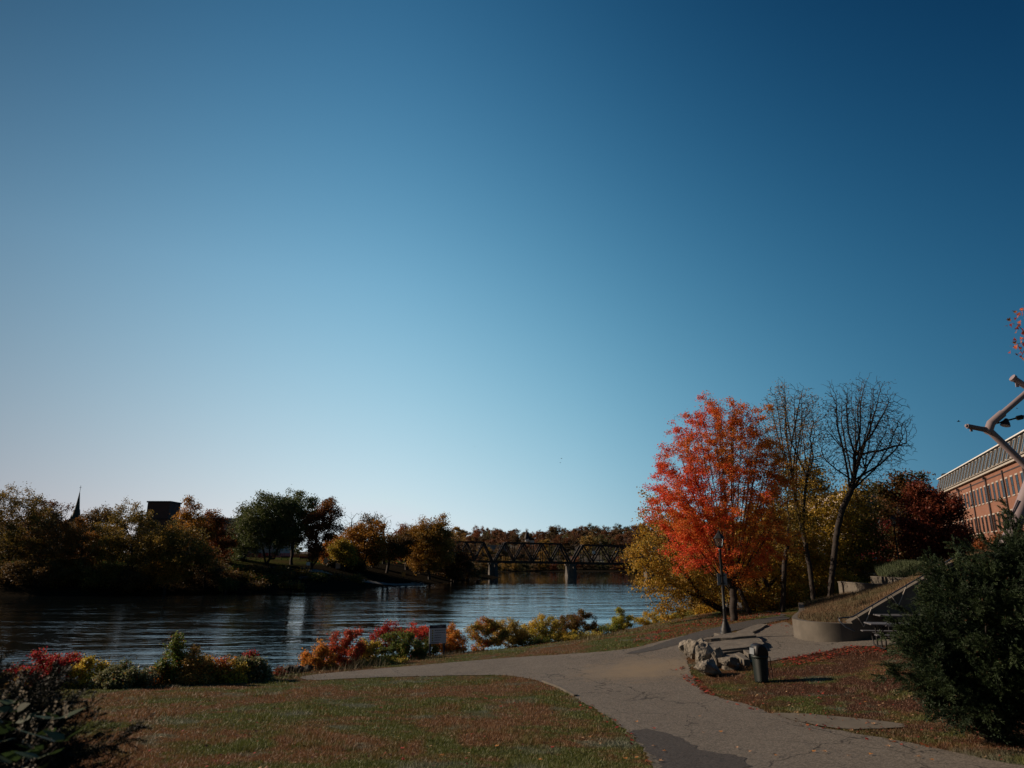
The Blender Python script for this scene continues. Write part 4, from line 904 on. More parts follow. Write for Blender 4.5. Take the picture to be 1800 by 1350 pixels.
# ---------------------------------------------------------------- grass blades and fallen leaves
def blades(name,x,y,h,hgt,wid,seed,mat,tint=(1,1,1),lean=.5):
    rng=np.random.default_rng(seed); n=len(x); z=h(x,y)-.004
    hg=hgt*rng.uniform(.5,1.4,n); a=rng.uniform(0,6.28,n); dx=np.cos(a)*wid/2; dy=np.sin(a)*wid/2
    lx=rng.normal(0,lean,n)*hg; ly=rng.normal(0,lean,n)*hg
    V=np.stack([np.c_[x-dx,y-dy,z],np.c_[x+dx,y+dy,z],np.c_[x+lx,y+ly,z+hg]],1).reshape(-1,3)
    c=np.array(tint)*rng.uniform(.65,1.45,(n,1)); c[:,0]*=rng.uniform(.9,1.15,n)
    o=link(name,npmesh(name,V,np.arange(n*3).reshape(-1,3),mat,c)); tag(o,kind='stuff'); return o
def frustum(n,d0,d1,seed,side=.86,pw=1.0):
    rng=np.random.default_rng(seed); t=rng.uniform(0,1,n); d=1/((1-t)/d0+t/d1) if pw==1 else d0*(d1/d0)**t
    return rng.uniform(-side,side,n)*d, d
PLANTER=[(14.6,36),(13.5,33.4),(12.4,31),(11.4,29.2),(10.9,28),(10.76,27.4),(10.8,26.7),(11.1,26.1),(11.5,25.75),(12.1,25.55),(19,26.9),(19.5,36),(16,37)]
HARD=[PATH,BIKE,PLAZA,PATCH,STRIP,PLANTER]
def lawn_ok(x,y):
    k=np.ones(len(x),bool); rj=np.random.default_rng(77); x=x+rj.normal(0,.05,len(x)); y=y+rj.normal(0,.05,len(x))
    for pl in HARD: k&=~inpoly(x,y,pl)
    return k&(hN(x,y)>.8)
x,y=frustum(620000,9.4,46,1,side=.95); x2,y2=frustum(150000,3.5,40,8,side=1.9); x=np.r_[x,x2]; y=np.r_[y,y2]; k=lawn_ok(x,y)&(x<26); x=x[k]; y=y[k]
ph=np.sin(x*1.7+y*.6)+np.sin(x*.5-y*1.3+2)+np.sin(x*3.1+y*2.3)
blades('grass',x,y,hN,np.where(ph>1.0,.075,.038),.005+.0006*y,2,M['blade'])
def leaf_litter(name,x,y,h,size,pal,seed,off=.02):
    rng=np.random.default_rng(seed); n=len(x); C=np.c_[x,y,h(x,y)+off+rng.uniform(0,.012,n)]
    a=rng.uniform(0,6.28,n); d=np.c_[np.cos(a),np.sin(a),rng.normal(0,.25,n)]; w_=np.c_[-np.sin(a),np.cos(a),rng.normal(0,.3,n)]; s=(size*rng.uniform(.6,1.3,n))[:,None]*.5
    V=np.stack([C-d*s,C+w_*s*.8,C+d*s*.3+w_*s*.45,C+d*s*1.1,C+d*s*.3-w_*s*.45,C-w_*s*.8],1).reshape(-1,3); V[:,2]=np.maximum(V[:,2],np.repeat(C[:,2]-off+.022,6))
    c=np.array(pal)[rng.integers(len(pal),size=n)]*rng.uniform(.6,1.3,(n,1))
    o=link(name,npmesh(name,V,np.arange(n*6).reshape(-1,6),M['dryleaf'],c)); tag(o,kind='stuff'); return o
LR=[(.30,.032,.022),(.34,.055,.025),(.20,.022,.016),(.30,.09,.035),(.14,.05,.03)]
LB=[(.14,.045,.028),(.18,.07,.035),(.26,.04,.028),(.42,.27,.15),(.09,.04,.028)]
def scatter(poly,n,seed,edge=.5):
    rng=np.random.default_rng(seed); pl=np.array(W(poly)); lo=pl.min(0); hi=pl.max(0); x=rng.uniform(lo[0],hi[0],n); y=rng.uniform(lo[1],hi[1],n); k=inpoly(x,y,[tuple(p) for p in pl])
    f=np.sin(x*2.3+y)+np.sin(x*.9-y*2.7)+rng.normal(0,.8,n); k&=f>-.6; return x[k],y[k]
xs=[];ys=[]
for poly,n in [([(1120,1138),(1180,1122),(1230,1106),(1290,1094),(1345,1085),(1372,1081),(1372,1078),(1300,1080),(1230,1090),(1170,1105),(1110,1122)],9000),
    ([(1262,1126),(1300,1112),(1345,1100),(1385,1090),(1385,1094),(1345,1104),(1300,1117),(1268,1131)],1500),
    ([(1178,1180),(1200,1172),(1235,1200),(1262,1228),(1235,1218),(1205,1198)],500),
    ([(1366,1160),(1430,1148),(1500,1136),(1560,1140),(1560,1150),(1500,1150),(1440,1163),(1380,1174)],1800),
    ([(1372,1098),(1392,1088),(1392,1118),(1380,1116)],260),
    ([(1225,1215),(1330,1238),(1400,1262),(1500,1290),(1640,1312),(1640,1322),(1500,1298),(1390,1274),(1320,1250),(1250,1232)],420),
    ([(1010,1222),(1060,1252),(1105,1285),(1150,1345),(1140,1350),(1095,1290),(1050,1262),(1000,1232)],260)]:
    a,b_=scatter(poly,n,len(xs)+60); xs.append(a); ys.append(b_)
leaf_litter('red_leaves',np.concatenate(xs),np.concatenate(ys),hN,.085,LR,70,.03)
x,y=frustum(11000,10,30,71,.8); k=~inpoly(x,y,PATH)&~inpoly(x,y,PATCH)&~inpoly(x,y,PLAZA)&~inpoly(x,y,BIKE)&~inpoly(x,y,PLANTER)&(hN(x,y)>1.5)
k&=(x>3.0)|(np.random.default_rng(3).uniform(0,1,len(x))<.06); leaf_litter('fallen_leaves',x[k],y[k],hN,.055,LB,72,.035)
x,y=scatter([(1005,1148),(1120,1140),(1230,1110),(1300,1085),(1200,1088),(1060,1120)],900,73); leaf_litter('scattered_leaves',x,y,hN,.07,LR,74,.03)
# the larger leaves lying nearest, one by one
def one_leaf(u,v,col,k,label,group,size=.075):
    x,y=hit(u,v); rng=np.random.default_rng(500+k); mb=MB(); a=rng.uniform(0,6.28); s=size*rng.uniform(.8,1.2); V=[]
    for (px_,py_) in star_leaf(s,rng):
        X=px_*math.cos(a)-py_*math.sin(a); Y=px_*math.sin(a)+py_*math.cos(a); V.append((X,Y,abs(px_)*.5+abs(py_)*.25+.004))
    mb.add(V,[tuple(range(14))]); o=mb.build('maple_leaf',col,None,(x,y,H(x,y)+.026)); tag(o,label,'leaf',group)
lo_=surf('orange_leaf',(.52,.17,.03),(.42,.22,.06),20,.7,0); lr_=surf('red_leaf',(.42,.04,.02),(.3,.05,.03),20,.7,0); lt_=surf('tan_leaf',(.42,.25,.14),(.34,.18,.09),20,.7,0)
for k,(u,v,c) in enumerate([(1118,1272,0),(1267,1290,0),(1150,1284,1),(1237,1291,2),(1230,1262,2),(1213,1184,2),(1150,1315,2),(1169,1324,0),(1318,1325,2),(1366,1332,0),(1294,1318,2),(1430,1325,0),(1451,1326,2),(1492,1332,2),(1565,1305,2),(1584,1313,1),(1562,1316,2),(1530,1330,0),(1617,1335,2),(1640,1340,0),(1425,1286,1),(1331,1250,1),(1497,1288,2),(1535,1276,2)]):
    one_leaf(u,v,[lo_,lr_,lt_][c],k,['orange','red','tan'][c]+' maple leaf lying on the asphalt path',['orange','red','tan'][c]+' leaves on the path')
for k,(u,v,c) in enumerate([(778,1332,0),(948,1340,0),(872,1316,0),(830,1294,1),(1040,1299,0),(855,1231,1),(851,1230,1),(706,1320,1),(670,1247,1),(880,1245,1),(1112,1294,1),(1118,1336,0),(1100,1338,0),(1160,1342,2),(970,1318,1),(985,1252,2),(1460,1180,2),(1500,1230,2),(1520,1237,0),(1545,1243,2),(1410,1220,1),(1300,1216,0),(1340,1240,1),(1390,1210,2)]):
    one_leaf(u,v,[lo_,lr_,lt_][c],k+40,['orange','red','tan'][c]+' maple leaf lying on the grass',['orange','red','tan'][c]+' leaves on the grass')

# dry weeds standing among the shrubs
m,nt,b=newmat('weed'); a=N(nt,'ShaderNodeAttribute',attribute_name='Col'); nt.links.new(a.outputs['Color'],b.inputs['Base Color']); b.inputs['Roughness'].default_value=.7; M['weed']=m
rng=np.random.default_rng(91); wx=[];wy=[]
for (u0,v0,u1,v1,n) in [(20,1216,500,1196,5200),(545,1187,700,1168,2200),(700,1166,860,1142,2400),(860,1142,1080,1118,3200),(1080,1114,1260,1094,2600)]:
    for i in range(n//3):
        t=rng.uniform(); pu=u0+(u1-u0)*t+rng.normal(0,4); pv=v0+(v1-v0)*t; q0=hit(pu,pv) if i%40==0 else q0
        wx.append(q0[0]+rng.normal(0,.35)+rng.uniform(-.8,.8)); wy.append(q0[1]+abs(rng.normal(0,1.1))+.12)
wx=np.array(wx); wy=np.array(wy); k=hN(wx,wy)>.4
blades('dry_weeds',wx[k],wy[k],hN,.18+.38*np.clip(np.sin(wx[k]*1.7+wy[k]*.8)+np.sin(wx[k]*.63),0,2)/2,.013,92,M['weed'],(.12,.095,.04),.4)
# ---------------------------------------------------------------- rocks
def rock(loc,size,seed,label,group,name='boulder',mat='rock',rz=0,flat=.8,n=13):
    rng=random.Random(seed); bm=bmesh.new()
    for i in range(n):
        v=Vector((rng.gauss(0,1),rng.gauss(0,1),rng.gauss(0,1))).normalized(); bm.verts.new((v.x*size[0]*rng.uniform(.8,1.05),v.y*size[1]*rng.uniform(.8,1.05),v.z*size[2]*flat*rng.uniform(.8,1.05)))
    bmesh.ops.convex_hull(bm,input=bm.verts)
    for v in [v for v in bm.verts if not v.link_faces]: bm.verts.remove(v)
    bmesh.ops.bevel(bm,geom=bm.edges[:],offset=min(size)*.02,segments=1,affect='EDGES')
    bmesh.ops.triangulate(bm,faces=bm.faces[:]); bmesh.ops.subdivide_edges(bm,edges=bm.edges[:],cuts=4,use_grid_fill=True)
    import mathutils
    for v in bm.verts:
        q=v.co*(3.2/max(size))+Vector((seed,0,0)); v.co+=v.co.normalized()*(mathutils.noise.fractal(q,.8,2.2,6)*max(size)*.085)
    me=bpy.data.meshes.new(name); bm.to_mesh(me); bm.free(); me.materials.append(M[mat]); o=link(name,me,None,loc); o.rotation_euler=(0,0,rz); tag(o,label,'rock',group); return o
def prock(u,v,d,size,seed,label,mat='rock',sink=.3,flat=.82,group='boulders at the path corner',name='boulder'):
    p=P(u,v,d); g=H(p[0],p[1]); return rock((p[0],p[1],g+size[2]*(1-sink)),size,seed,label,group,name,mat,random.uniform(0,3),flat)
prock(1248,1195,22.6,(.52,.42,.36),1,'large rounded pale boulder nearest the lawn',sink=.35)
prock(1240,1180,24.0,(.40,.42,.52),2,'tall pale boulder with a flat sunlit left face',sink=.2)
prock(1218,1165,25.6,(.26,.4,.42),3,'narrow upright boulder at the left end of the row',sink=.25)
prock(1203,1155,26.2,(.26,.34,.38),4,'leftmost rough boulder with dark cracks',sink=.25)
prock(1232,1143,27.0,(.26,.24,.24),5,'small pale boulder at the back of the row',sink=.1)
prock(1262,1178,23.6,(.28,.28,.40),6,'small jagged pale boulder in the middle',sink=.15)
prock(1282,1187,23.2,(.36,.32,.36),7,'dark pointed boulder at the right end','slab',sink=.25)
prock(1242,1158,25.6,(.36,.3,.26),8,'low dark boulder behind the tall pale one','slab',sink=.2)
prock(1262,1165,25.0,(.34,.26,.2),9,'flat dark boulder touching the stone slabs','slab',sink=.2)
for k,(u,v,d,s,l) in enumerate([(505,1192,29.5,.5,'low dark rock at the left of the shore gap'),(525,1188,29.8,.42,'dark rounded rock in the shore gap'),(540,1186,30.2,.4,'dark rock beside the orange shrub'),(515,1180,33,.5,'wet dark rock nearest the water'),(492,1190,31,.4,'small dark rock by the red sapling')]):
    prock(u,v,d,(s,s*.7,s*.45),20+k,l,'darkrock',.4,group='dark rocks in the shore gap',name='shore_rock')
# stacked flat slabs under the lamp post
def slab(pxs,z0,th,label,seed,mat='slab'):
    poly=W(pxs); c=np.mean(poly,axis=0); rng=random.Random(seed); pl=dense(poly,.22,.035); zc=max(H(c[0],c[1]),0)
    ar=sum(pl[i][0]*pl[(i+1)%len(pl)][1]-pl[(i+1)%len(pl)][0]*pl[i][1] for i in range(len(pl)))
    if ar<0: pl=pl[::-1]
    pl=[(p[0]-c[0],p[1]-c[1]) for p in pl]
    top=[H(p[0]+c[0],p[1]+c[1])-zc+z0+th+rng.uniform(-.012,.012) for p in pl]; bot=[t-th-.10 for t in top]
    mb=MB().prism(pl,bot,top); o=mb.build('stone_slab',M[mat],None,(c[0],c[1],zc)); tag(o,label,'rock','flat stone slabs by the lamp post'); return o
slab([(1225,1150),(1250,1137),(1330,1128),(1345,1140),(1318,1150),(1255,1160)],.06,.12,'wide grey slab in front of the lamp base',1)
slab([(1240,1136),(1262,1128),(1320,1121),(1330,1129),(1290,1133)],.15,.10,'pale long slab just below the lamp base',2,'slab')
slab([(1255,1150),(1330,1141),(1335,1146),(1300,1152),(1262,1156)],.17,.07,'thin slab lying on the wide grey one',3)
slab([(1285,1122),(1300,1112),(1335,1100),(1350,1101),(1330,1112),(1312,1121)],.02,.07,'long pale slab reaching towards the planter',4)
slab([(1240,1162),(1262,1157),(1300,1153),(1312,1160),(1285,1168),(1255,1170)],.02,.10,'dark slab behind the jagged boulder',5)
slab([(1268,1172),(1290,1168),(1302,1172),(1292,1178),(1272,1178)],.0,.10,'small dark slab by the dark pointed boulder',6)
def curbstone(a,b_,w_,h_,label):
    p=hit(*a); q=hit(*b_); mb=MB(); c=((p[0]+q[0])/2,(p[1]+q[1])/2); L=math.dist(p,q); mb.box((0,0,h_/2-.06),(L,w_,h_),rz=0,bev=.012)
    o=mb.build('kerb_stone',M['concrete'],None,(c[0],c[1],H(*c))); o.rotation_euler=(0,0,math.atan2(q[1]-p[1],q[0]-p[0])); tag(o,label,'kerb stone','kerb stones by the bin')
curbstone((1298,1158),(1314,1171),.2,.24,'pale cut kerb stone left of the waste bin'); curbstone((1310,1149),(1322,1161),.2,.24,'pale cut kerb stone just behind the waste bin')
def edging():
    mb=MB(); pts=W([(955,1199),(985,1210),(1012,1225)]); 
    for a,b_ in zip(pts[:-1],pts[1:]): mb.bar((a[0],a[1],H(*a)+.0),(b_[0],b_[1],H(*b_)+.0),.10,.12)
    tag(mb.build('kerb_stone',M['concrete']),'short worn granite kerb at the lawn corner','kerb stone')
edging()
# ---------------------------------------------------------------- waste bin
def bin_():
    x,y=hit(1339,1199); r=empty('waste_bin',(x,y,H(x,y)+.0),'green ribbed waste bin with black domed lid beside the boulders','waste bin',rz=R(8))
    b=MB(); n=30; prof=[(.215,.02),(.235,.04),(.245,.1),(.275,.72),(.285,.78)]
    V=[];  
    for i in range(25):
        t=i/24; rr_=.235+.045*t; z=.04+.72*t
        for k in range(48):
            a=2*math.pi*k/48; q=rr_+(.006 if (k+i)%2 else -.004); V.append((q*math.cos(a),q*math.sin(a),z))
    F=[(i*48+k,i*48+(k+1)%48,(i+1)*48+(k+1)%48,(i+1)*48+k) for i in range(24) for k in range(48)]
    b.add(V,F); b.lathe((0,0,0),[(.20,0),(.225,.0),(.235,.045)],24); b.build('body',M['green'],r)
    MB().lathe((0,0,0),[(.27,.755),(.302,.76),(.308,.80),(.300,.845),(.27,.85)],28).build('rim',M['green'],r)
    lid=MB(); prof=[(-.275,0),(-.285,.10),(-.255,.27),(-.20,.325),(-.10,.355),(.02,.355),(.12,.33),(.20,.275),(.255,.19),(.28,.09),(.28,0)]
    m=len(prof); V=[]
    for yy,f in ((-.27,.80),(-.245,.94),(-.18,1),(.18,1),(.245,.94),(.27,.80)):
        for (px_,pz) in prof: V.append((px_*(1-(abs(yy)/.27)**4*.28),yy,.85+pz*f))
    F=[(j*m+i,j*m+(i+1)%m,(j+1)*m+(i+1)%m,(j+1)*m+i) for j in range(5) for i in range(m)]
    lid.add(V,F,True); lid.add(V[:m],[tuple(range(m))]); lid.add(V[-m:],[tuple(range(m-1,-1,-1))]); l=lid.build('lid',M['plastic'],r)
    MB().box((-.283,0,.97),(.02,.34,.2),M=Matrix.Rotation(R(4),3,'Y'),bev=.006).build('flap',M['sil'],l)
    fr=MB(); 
    for yy in (-.13,.13): fr.tube([(.30,yy,.80),(.335,yy,.78),(.36,yy,.4),(.385,yy,0)],.014,8)
    fr.tube([(.30,-.14,.79),(.30,.14,.79)],.014,8); fr.tube([(.36,-.13,.4),(.36,.13,.4)],.010,8); fr.tube([(.25,0,.8),(.33,0,.83)],.03,8); fr.box((.2,0,.01),(.42,.12,.02)); fr.build('stand',M['rust'],r); r.scale=(.78,.78,.86)
bin_()
# ---------------------------------------------------------------- lamp posts
def lamp(loc,h,label,group,s=1.0,name='street_lamp'):
    r=empty(name,loc,label,'street lamp',group)
    MB().box((0,0,.0),(.62*s,.62*s,.14),bev=.02).build('footing',M['concrete'],r)
    MB().lathe((0,0,.07),[(.20*s,0),(.20*s,.05),(.165*s,.07),(.165*s,.2),(.135*s,.25),(.12*s,.34),(.095*s,.42),(.075*s,.5),(.08*s,.53),(.065*s,.56)],14).build('base',M['black'],r)
    MB().lathe((0,0,.6),[(.058*s,0),(.052*s,.4),(.056*s,.42),(.048*s,.44),(.042*s,h-1.5),(.055*s,h-1.48),(.055*s,h-1.43),(.04*s,h-1.4)],12).build('pole',M['black'],r)
    z=h-.78; ln=MB().lathe((0,0,z),[(.03*s,0),(.10*s,.05),(.115*s,.09)],6,False)
    for k in range(6):
        a=2*math.pi*(k+.5)/6; ln.tube([(.105*s*math.cos(a),.105*s*math.sin(a),z+.08),(.155*s*math.cos(a),.155*s*math.sin(a),z+.40)],.011*s,5)
    ln.lathe((0,0,z+.39),[(.19*s,0),(.19*s,.02),(.12*s,.13),(.05*s,.23),(.03*s,.25),(.035*s,.28),(.012*s,.34)],6,False)
    l=ln.build('lantern',M['black'],r)
    MB().lathe((0,0,z+.09),[(.085*s,0),(.135*s,.29)],6,False).build('lamp_glass',M['lampglass'],l); return r
m,nt,b=newmat('lamp_glass'); b.inputs['Base Color'].default_value=(.7,.65,.55,1); b.inputs['Roughness'].default_value=.25; b.inputs['Transmission Weight'].default_value=.85; b.inputs['IOR'].default_value=1.05; M['lampglass']=m
x,y=hit(1277,1123); lz=H(x,y)+.12
lamp((x,y,lz),4.15,'tall black lantern lamp post standing on stone slabs','lantern lamp posts',1.22)
def post_sign():
    r=empty('sign',(x,y,lz),'pair of small grey sign plates fixed to the black lamp post','sign')
    for s,(w_,rot) in ((-1,(.15,.15)),(1,(.17,-.25))):
        MB().box((s*.115,.02,2.15),(w_,.012,.46),rz=rot,bev=.004).build('plate',M['sil'],r)
    MB().box((0,0,2.3),(.2,.14,.03)).box((0,0,2.0),(.2,.14,.03)).build('bracket',M['black'],r)
post_sign()
for k,(u,v,d,s,l) in enumerate([(1583,1010,46,.9,'dark lamp post half hidden before the maroon tree'),(1560,1008,50,.9,'dark lamp post behind the small crimson tree')]):
    p=P(u,v,d); lamp((p[0],p[1],max(H(p[0],p[1]),p[2]-.3)),4.2,l,'lantern lamp posts')
p=P(428,985,196); lamp((p[0],p[1],HF(p[0],p[1])),3.7,'white globe lamp in the far park','far lamps',1.4)
MBg=MB().lathe((0,0,0),[(.05,-.3),(.28,-.15),(.34,.05),(.25,.27),(.05,.36)],12)
g_=MBg.build('globe',M['white'],bpy.data.objects['street_lamp.003']); g_.location=(0,0,3.6)
# ---------------------------------------------------------------- river safety sign
def info_sign():
    xa,ya=hit(754,1151); xb,yb=hit(779,1149); 
    p1=Vector((P(754,1150,36)[0],36,0)); yaw=R(24); w_=.88; dx=Vector((math.cos(yaw),math.sin(yaw),0)); p0=p1; z=H(p0.x,p0.y); top=P(754,1101,36)[2]
    r=empty('sign',(p0.x,p0.y,z),'white river warning sign on two posts among the shrubs','sign',rz=yaw); hh_=top-z+.06
    for q in (.06,w_-.10): MB().box((q,.03,hh_/2-.1),(.085,.085,hh_+.0),bev=.006).build('post',M['navy'],r)
    z1=hh_-.88; pn=MB().box((w_/2-.02,-.025,z1+.36),(w_,.02,.72)).build('panel',M['signwhite'],r)
    hd=MB().box((w_/2-.02,-.025,z1+.80),(w_,.022,.16)).build('header',M['navy'],r)
    t=MB()
    for q,(a,c) in enumerate(((.14,.58),(.30,.44))):
        t.box((w_/2-.02+(.08 if q else -.0),-.038,z1+.83-q*.05),(c-a+.1,.003,.018))
    t.build('lettering',M['signgrey'],hd)
    rows=MB(); tri=MB(); bl=MB()
    for k in range(5):
        zz=z1+.62-k*.115; tri.add([(.10,-.0365,zz-.045),(.20,-.0365,zz-.045),(.15,-.0365,zz+.05)],[(0,1,2)]); bl.box((.15,-.039,zz-.012),(.02,.002,.045))
        xx=.25; rng=random.Random(k)
        for wd in range([6,6,4,4,4][k]):
            L=rng.uniform(.05,.10); rows.box((xx+L/2,-.037,zz),(L,.003,.028)); xx+=L+.018
    rows.box((.30,-.037,z1+.05),(.42,.003,.022)); rows.build('text_line',M['navy'],pn); tri.build('warning_triangles',M['signyellow'],pn); bl.build('symbol',M['black'],pn)
M['navy']=surf('navy_paint',(.015,.02,.045),(.02,.025,.05),5,.5,0); M['signwhite']=surf('sign_white',(.62,.65,.72),(.55,.58,.65),3,.4,0); M['signgrey']=surf('sign_grey',(.35,.37,.45),(.3,.32,.4),3,.5,0); M['signyellow']=surf('sign_yellow',(.55,.45,.05),(.5,.4,.05),3,.5,0)
info_sign()
# ---------------------------------------------------------------- planter, stairs, rails
A_=Vector((12.1,25.70,4.80)); B_=Vector((15.6,26.35,6.41)); D_=(B_-A_).normalized(); E_=A_+D_*11.0
def thickwall(path,zb,zt,th,mb):
    n=len(path); P2=[Vector((p[0],p[1],0)) for p in path]; off=[]
    for i in range(n):
        d=(P2[min(i+1,n-1)]-P2[max(i-1,0)]).normalized(); off.append(Vector((-d.y,d.x,0)))
    V=[]
    for i in range(n):
        a=P2[i]; b_=P2[i]+off[i]*th; V+=[(a.x,a.y,zb[i]),(a.x,a.y,zt[i]),(b_.x,b_.y,zt[i]),(b_.x,b_.y,zb[i])]
    F=[]
    for i in range(n-1):
        for k in range(4): F.append((i*4+k,(i+1)*4+k,(i+1)*4+(k+1)%4,i*4+(k+1)%4))
    F+=[(3,2,1,0),tuple((n-1)*4+k for k in range(4))]; mb.add(V,[f[::-1] for f in F]); return mb
arc=[(15.0,37.5),(13.7,34.2),(12.6,31.6),(11.6,29.6),(11.05,28.4),(10.80,27.6),(10.80,26.9),(10.92,26.45),(11.12,26.1),(11.38,25.89),(11.72,25.76),(12.1,25.70)]
def crom(P_,k):
    out=[]
    for i in range(len(P_)-1):
        p0,p1,p2,p3=[Vector(P_[max(0,min(len(P_)-1,j))]) for j in (i-1,i,i+1,i+2)]
        for q in range(k):
            t=q/k; out.append(tuple(.5*(2*p1+(p2-p0)*t+(2*p0-5*p1+4*p2-p3)*t*t+(3*p1-p0-3*p2+p3)*t**3)))
    return out+[tuple(P_[-1])]
arc=crom(arc,6)
rw=empty('retaining_wall',(arc[15][0],arc[15][1],4.0),'low curved concrete planter wall with sloping stair wall and rail','wall')
def loc(mb,o=(arc[15][0],arc[15][1],4.0)):
    mb.v=[(p[0]-o[0],p[1]-o[1],p[2]-o[2]) for p in mb.v]; return mb
loc(thickwall(arc,[3.4]*len(arc),[4.76]*len(arc),.26,MB())).build('curved_wall',M['concrete'],rw)
# sloping wall: from A to E
Hd=Vector((D_.x,D_.y,0)).normalized(); slope=D_.z/math.hypot(D_.x,D_.y); Nn=Vector((-Hd.y,Hd.x,0)); L_=4.5
mb=MB(); q=[A_+Hd*s for s in (0.005,L_)]
V=[]
for s in (0.005,L_):
    a=A_+Hd*s; zt=A_.z-.06+slope*s; V+=[(a.x,a.y,3.2),(a.x,a.y,zt),(a.x+Nn.x*.26,a.y+Nn.y*.26,zt),(a.x+Nn.x*.26,a.y+Nn.y*.26,3.2)]
mb.add(V,[(0,1,2,3),(7,6,5,4)]+[(k,4+k,4+(k+1)%4,(k+1)%4) for k in range(4)]); loc(mb).build('sloping_wall',M['concrete_dark'] if 'concrete_dark' in M else M['concrete'],rw)
mb=MB().bar(A_+Vector((0,0,-.005))+Nn*.13,A_+Hd*L_+Vector((0,0,slope*L_-.005))+Nn*.13,.32,.10); loc(mb).build('coping',M['concrete'],rw)
rail=[A_-Hd*.55-Nn*.12+Vector((0,0,.16)),A_-Hd*.2-Nn*.12+Vector((0,0,.18)),A_-Nn*.10+Vector((0,0,.19)),A_+Hd*L_-Nn*.10+Vector((0,0,.19+slope*L_))]
mb=MB().tube([rail[0]+Vector((.42,-.18,-.42)),rail[0]+Vector((.14,-.12,-.28)),rail[0]+Vector((0,-.02,-.10))]+rail,.024,8); loc(mb); hr=mb.build('handrail',M['rail'],rw)
for s0 in (.45,1.95,3.45):
    base=A_+Hd*(s0)-Nn*.03+Vector((0,0,slope*s0-.36)); mb=MB()
    for ds in (-.28,.42): 
        t=A_+Hd*(s0+ds)-Nn*.10+Vector((0,0,.18+slope*(s0+ds))); mb.tube([base,t],.017,6)
    loc(mb).build('rail_bracket',M['trim'],hr)
# steps in front of the sloping wall
st=empty('stairs',(A_.x,A_.y,4.0),'concrete steps climbing behind the dark juniper','stairs'); mb=MB(); n=9
for i in range(n):
    s=1.3+i*.42; c=A_+Hd*(s+.21)-Nn*1.55; zt=4.25+i*.185; mb.box((c.x-A_.x,c.y-A_.y,(3.2+zt)/2-4.0),(.42,2.9,zt-3.2),rz=math.atan2(Hd.y,Hd.x),bev=.012)
mb.build('tread',M['concrete'],st)
def straight_wall(name,pts,zb,zt,th,label,mat='concrete',cope=True):
    c=pts[0]; r=empty(name,(c[0],c[1],zb[0]),label,'wall'); mb=thickwall(pts,zb,zt,th,MB()); mb.v=[(p[0]-c[0],p[1]-c[1],p[2]-zb[0]) for p in mb.v]; mb.build('wall_face',M[mat],r)
    if cope:
        mb=MB()
        for i in range(len(pts)-1):
            a,b_=Vector(pts[i]+(0,)),Vector(pts[i+1]+(0,)); d=(b_-a).normalized(); nn=Vector((-d.y,d.x,0))*th/2
            mb.bar((a.x+nn.x-c[0],a.y+nn.y-c[1],zt[i]-zb[0]+.03),(b_.x+nn.x-c[0],b_.y+nn.y-c[1],zt[i+1]-zb[0]+.03),th+.06,.07)
        mb.build('coping',M[mat],r)
# low seat wall behind the picnic tables
straight_wall('seat_wall',[(13.3,24.9),(13.9,24.2),(14.6,23.5),(15.4,22.7)],[3.6]*4,[4.62,4.62,4.62,4.62],.5,'low pale concrete wall behind the picnic tables')
w1=[P(1519,1028,36),P(1536,1025,35.6),P(1560,1023,35.2),P(1585,1022,34.8),P(1612,1022,34.4)]
w1p=[(w1[0][0]+.3,39.5),(w1[0][0]+.1,37.6)]+[(a[0],a[1]) for a in w1]
straight_wall('retaining_wall',w1p,[4.4]*7,[w1[0][2]]*7,.3,'pale curved retaining wall at the top of the grass mound')
w2=[P(1573,1015,38),P(1600,1016,37.4),P(1640,1018,36.6)]
straight_wall('retaining_wall',[(w2[0][0]+.2,41)]+[(a[0],a[1]) for a in w2],[4.9]*4,[w2[0][2]]*4,.3,'short pale retaining wall above the curved one',cope=False)
# mound of soil and dry grass held by the planter
hM=TPS([(10.9,28.4,4.70),(11.0,27,4.70),(11.5,26.1,4.72),(12.1,25.9,4.76),(12.6,31.5,4.66),(13.7,34,4.6),(15,37.2,4.6),(13.9,26.2,5.57),(15.6,26.55,6.35),(17.4,27.0,7.1),(20,28.4,7.3),(17.8,35.7,5.35),(19.5,34.9,5.9),(15,36.5,4.8),(15.3,31.5,5.35),(17.6,31.5,6.0),(13.2,29,5.05),(22,34,7.3),(15.5,28.5,5.9)],lam=.002,sc=10)
mound=[(11.3,28.45),(11.02,27.7),(11.05,27.0),(11.2,26.5),(11.45,26.25),(11.72,26.06),(12.1,25.96)]+[tuple((A_+Hd*s+Nn*.30).xy) for s in (1,3,4.4)]+[(20,28.2)]+[(20.8,34.2),(w1p[-1][0],w1p[-1][1]-.02),(w1p[4][0],w1p[4][1]-.02),(w1p[2][0],w1p[2][1]-.02),(w1p[0][0]-.05,w1p[0][1]),(15.3,37.6),(13.95,34.2),(12.85,31.6),(11.85,29.6)]
m,nt,b=newmat('mound_soil'); nt.links.new(mixc(nt,ramp(nt,noise(nt,2.5,6,.65,worldco(nt)),.4,.6),(.13,.085,.04),(.17,.075,.04)),b.inputs['Base Color']); b.inputs['Roughness'].default_value=.95; bump(nt,b,noise(nt,9,6,.7,worldco(nt)),.9,.08)
drape('soil',mound,.0,m,h=hM,smooth=False,jit=.01,grid=.3)
m,nt,b=newmat('dry_grass'); a=N(nt,'ShaderNodeAttribute',attribute_name='Col'); nt.links.new(a.outputs['Color'],b.inputs['Base Color']); b.inputs['Roughness'].default_value=.7; M['drygrass']=m
rng=np.random.default_rng(5); x=rng.uniform(10.8,22,110000); y=rng.uniform(25.6,39,110000); k=inpoly(x,y,mound); x=x[k];y=y[k]
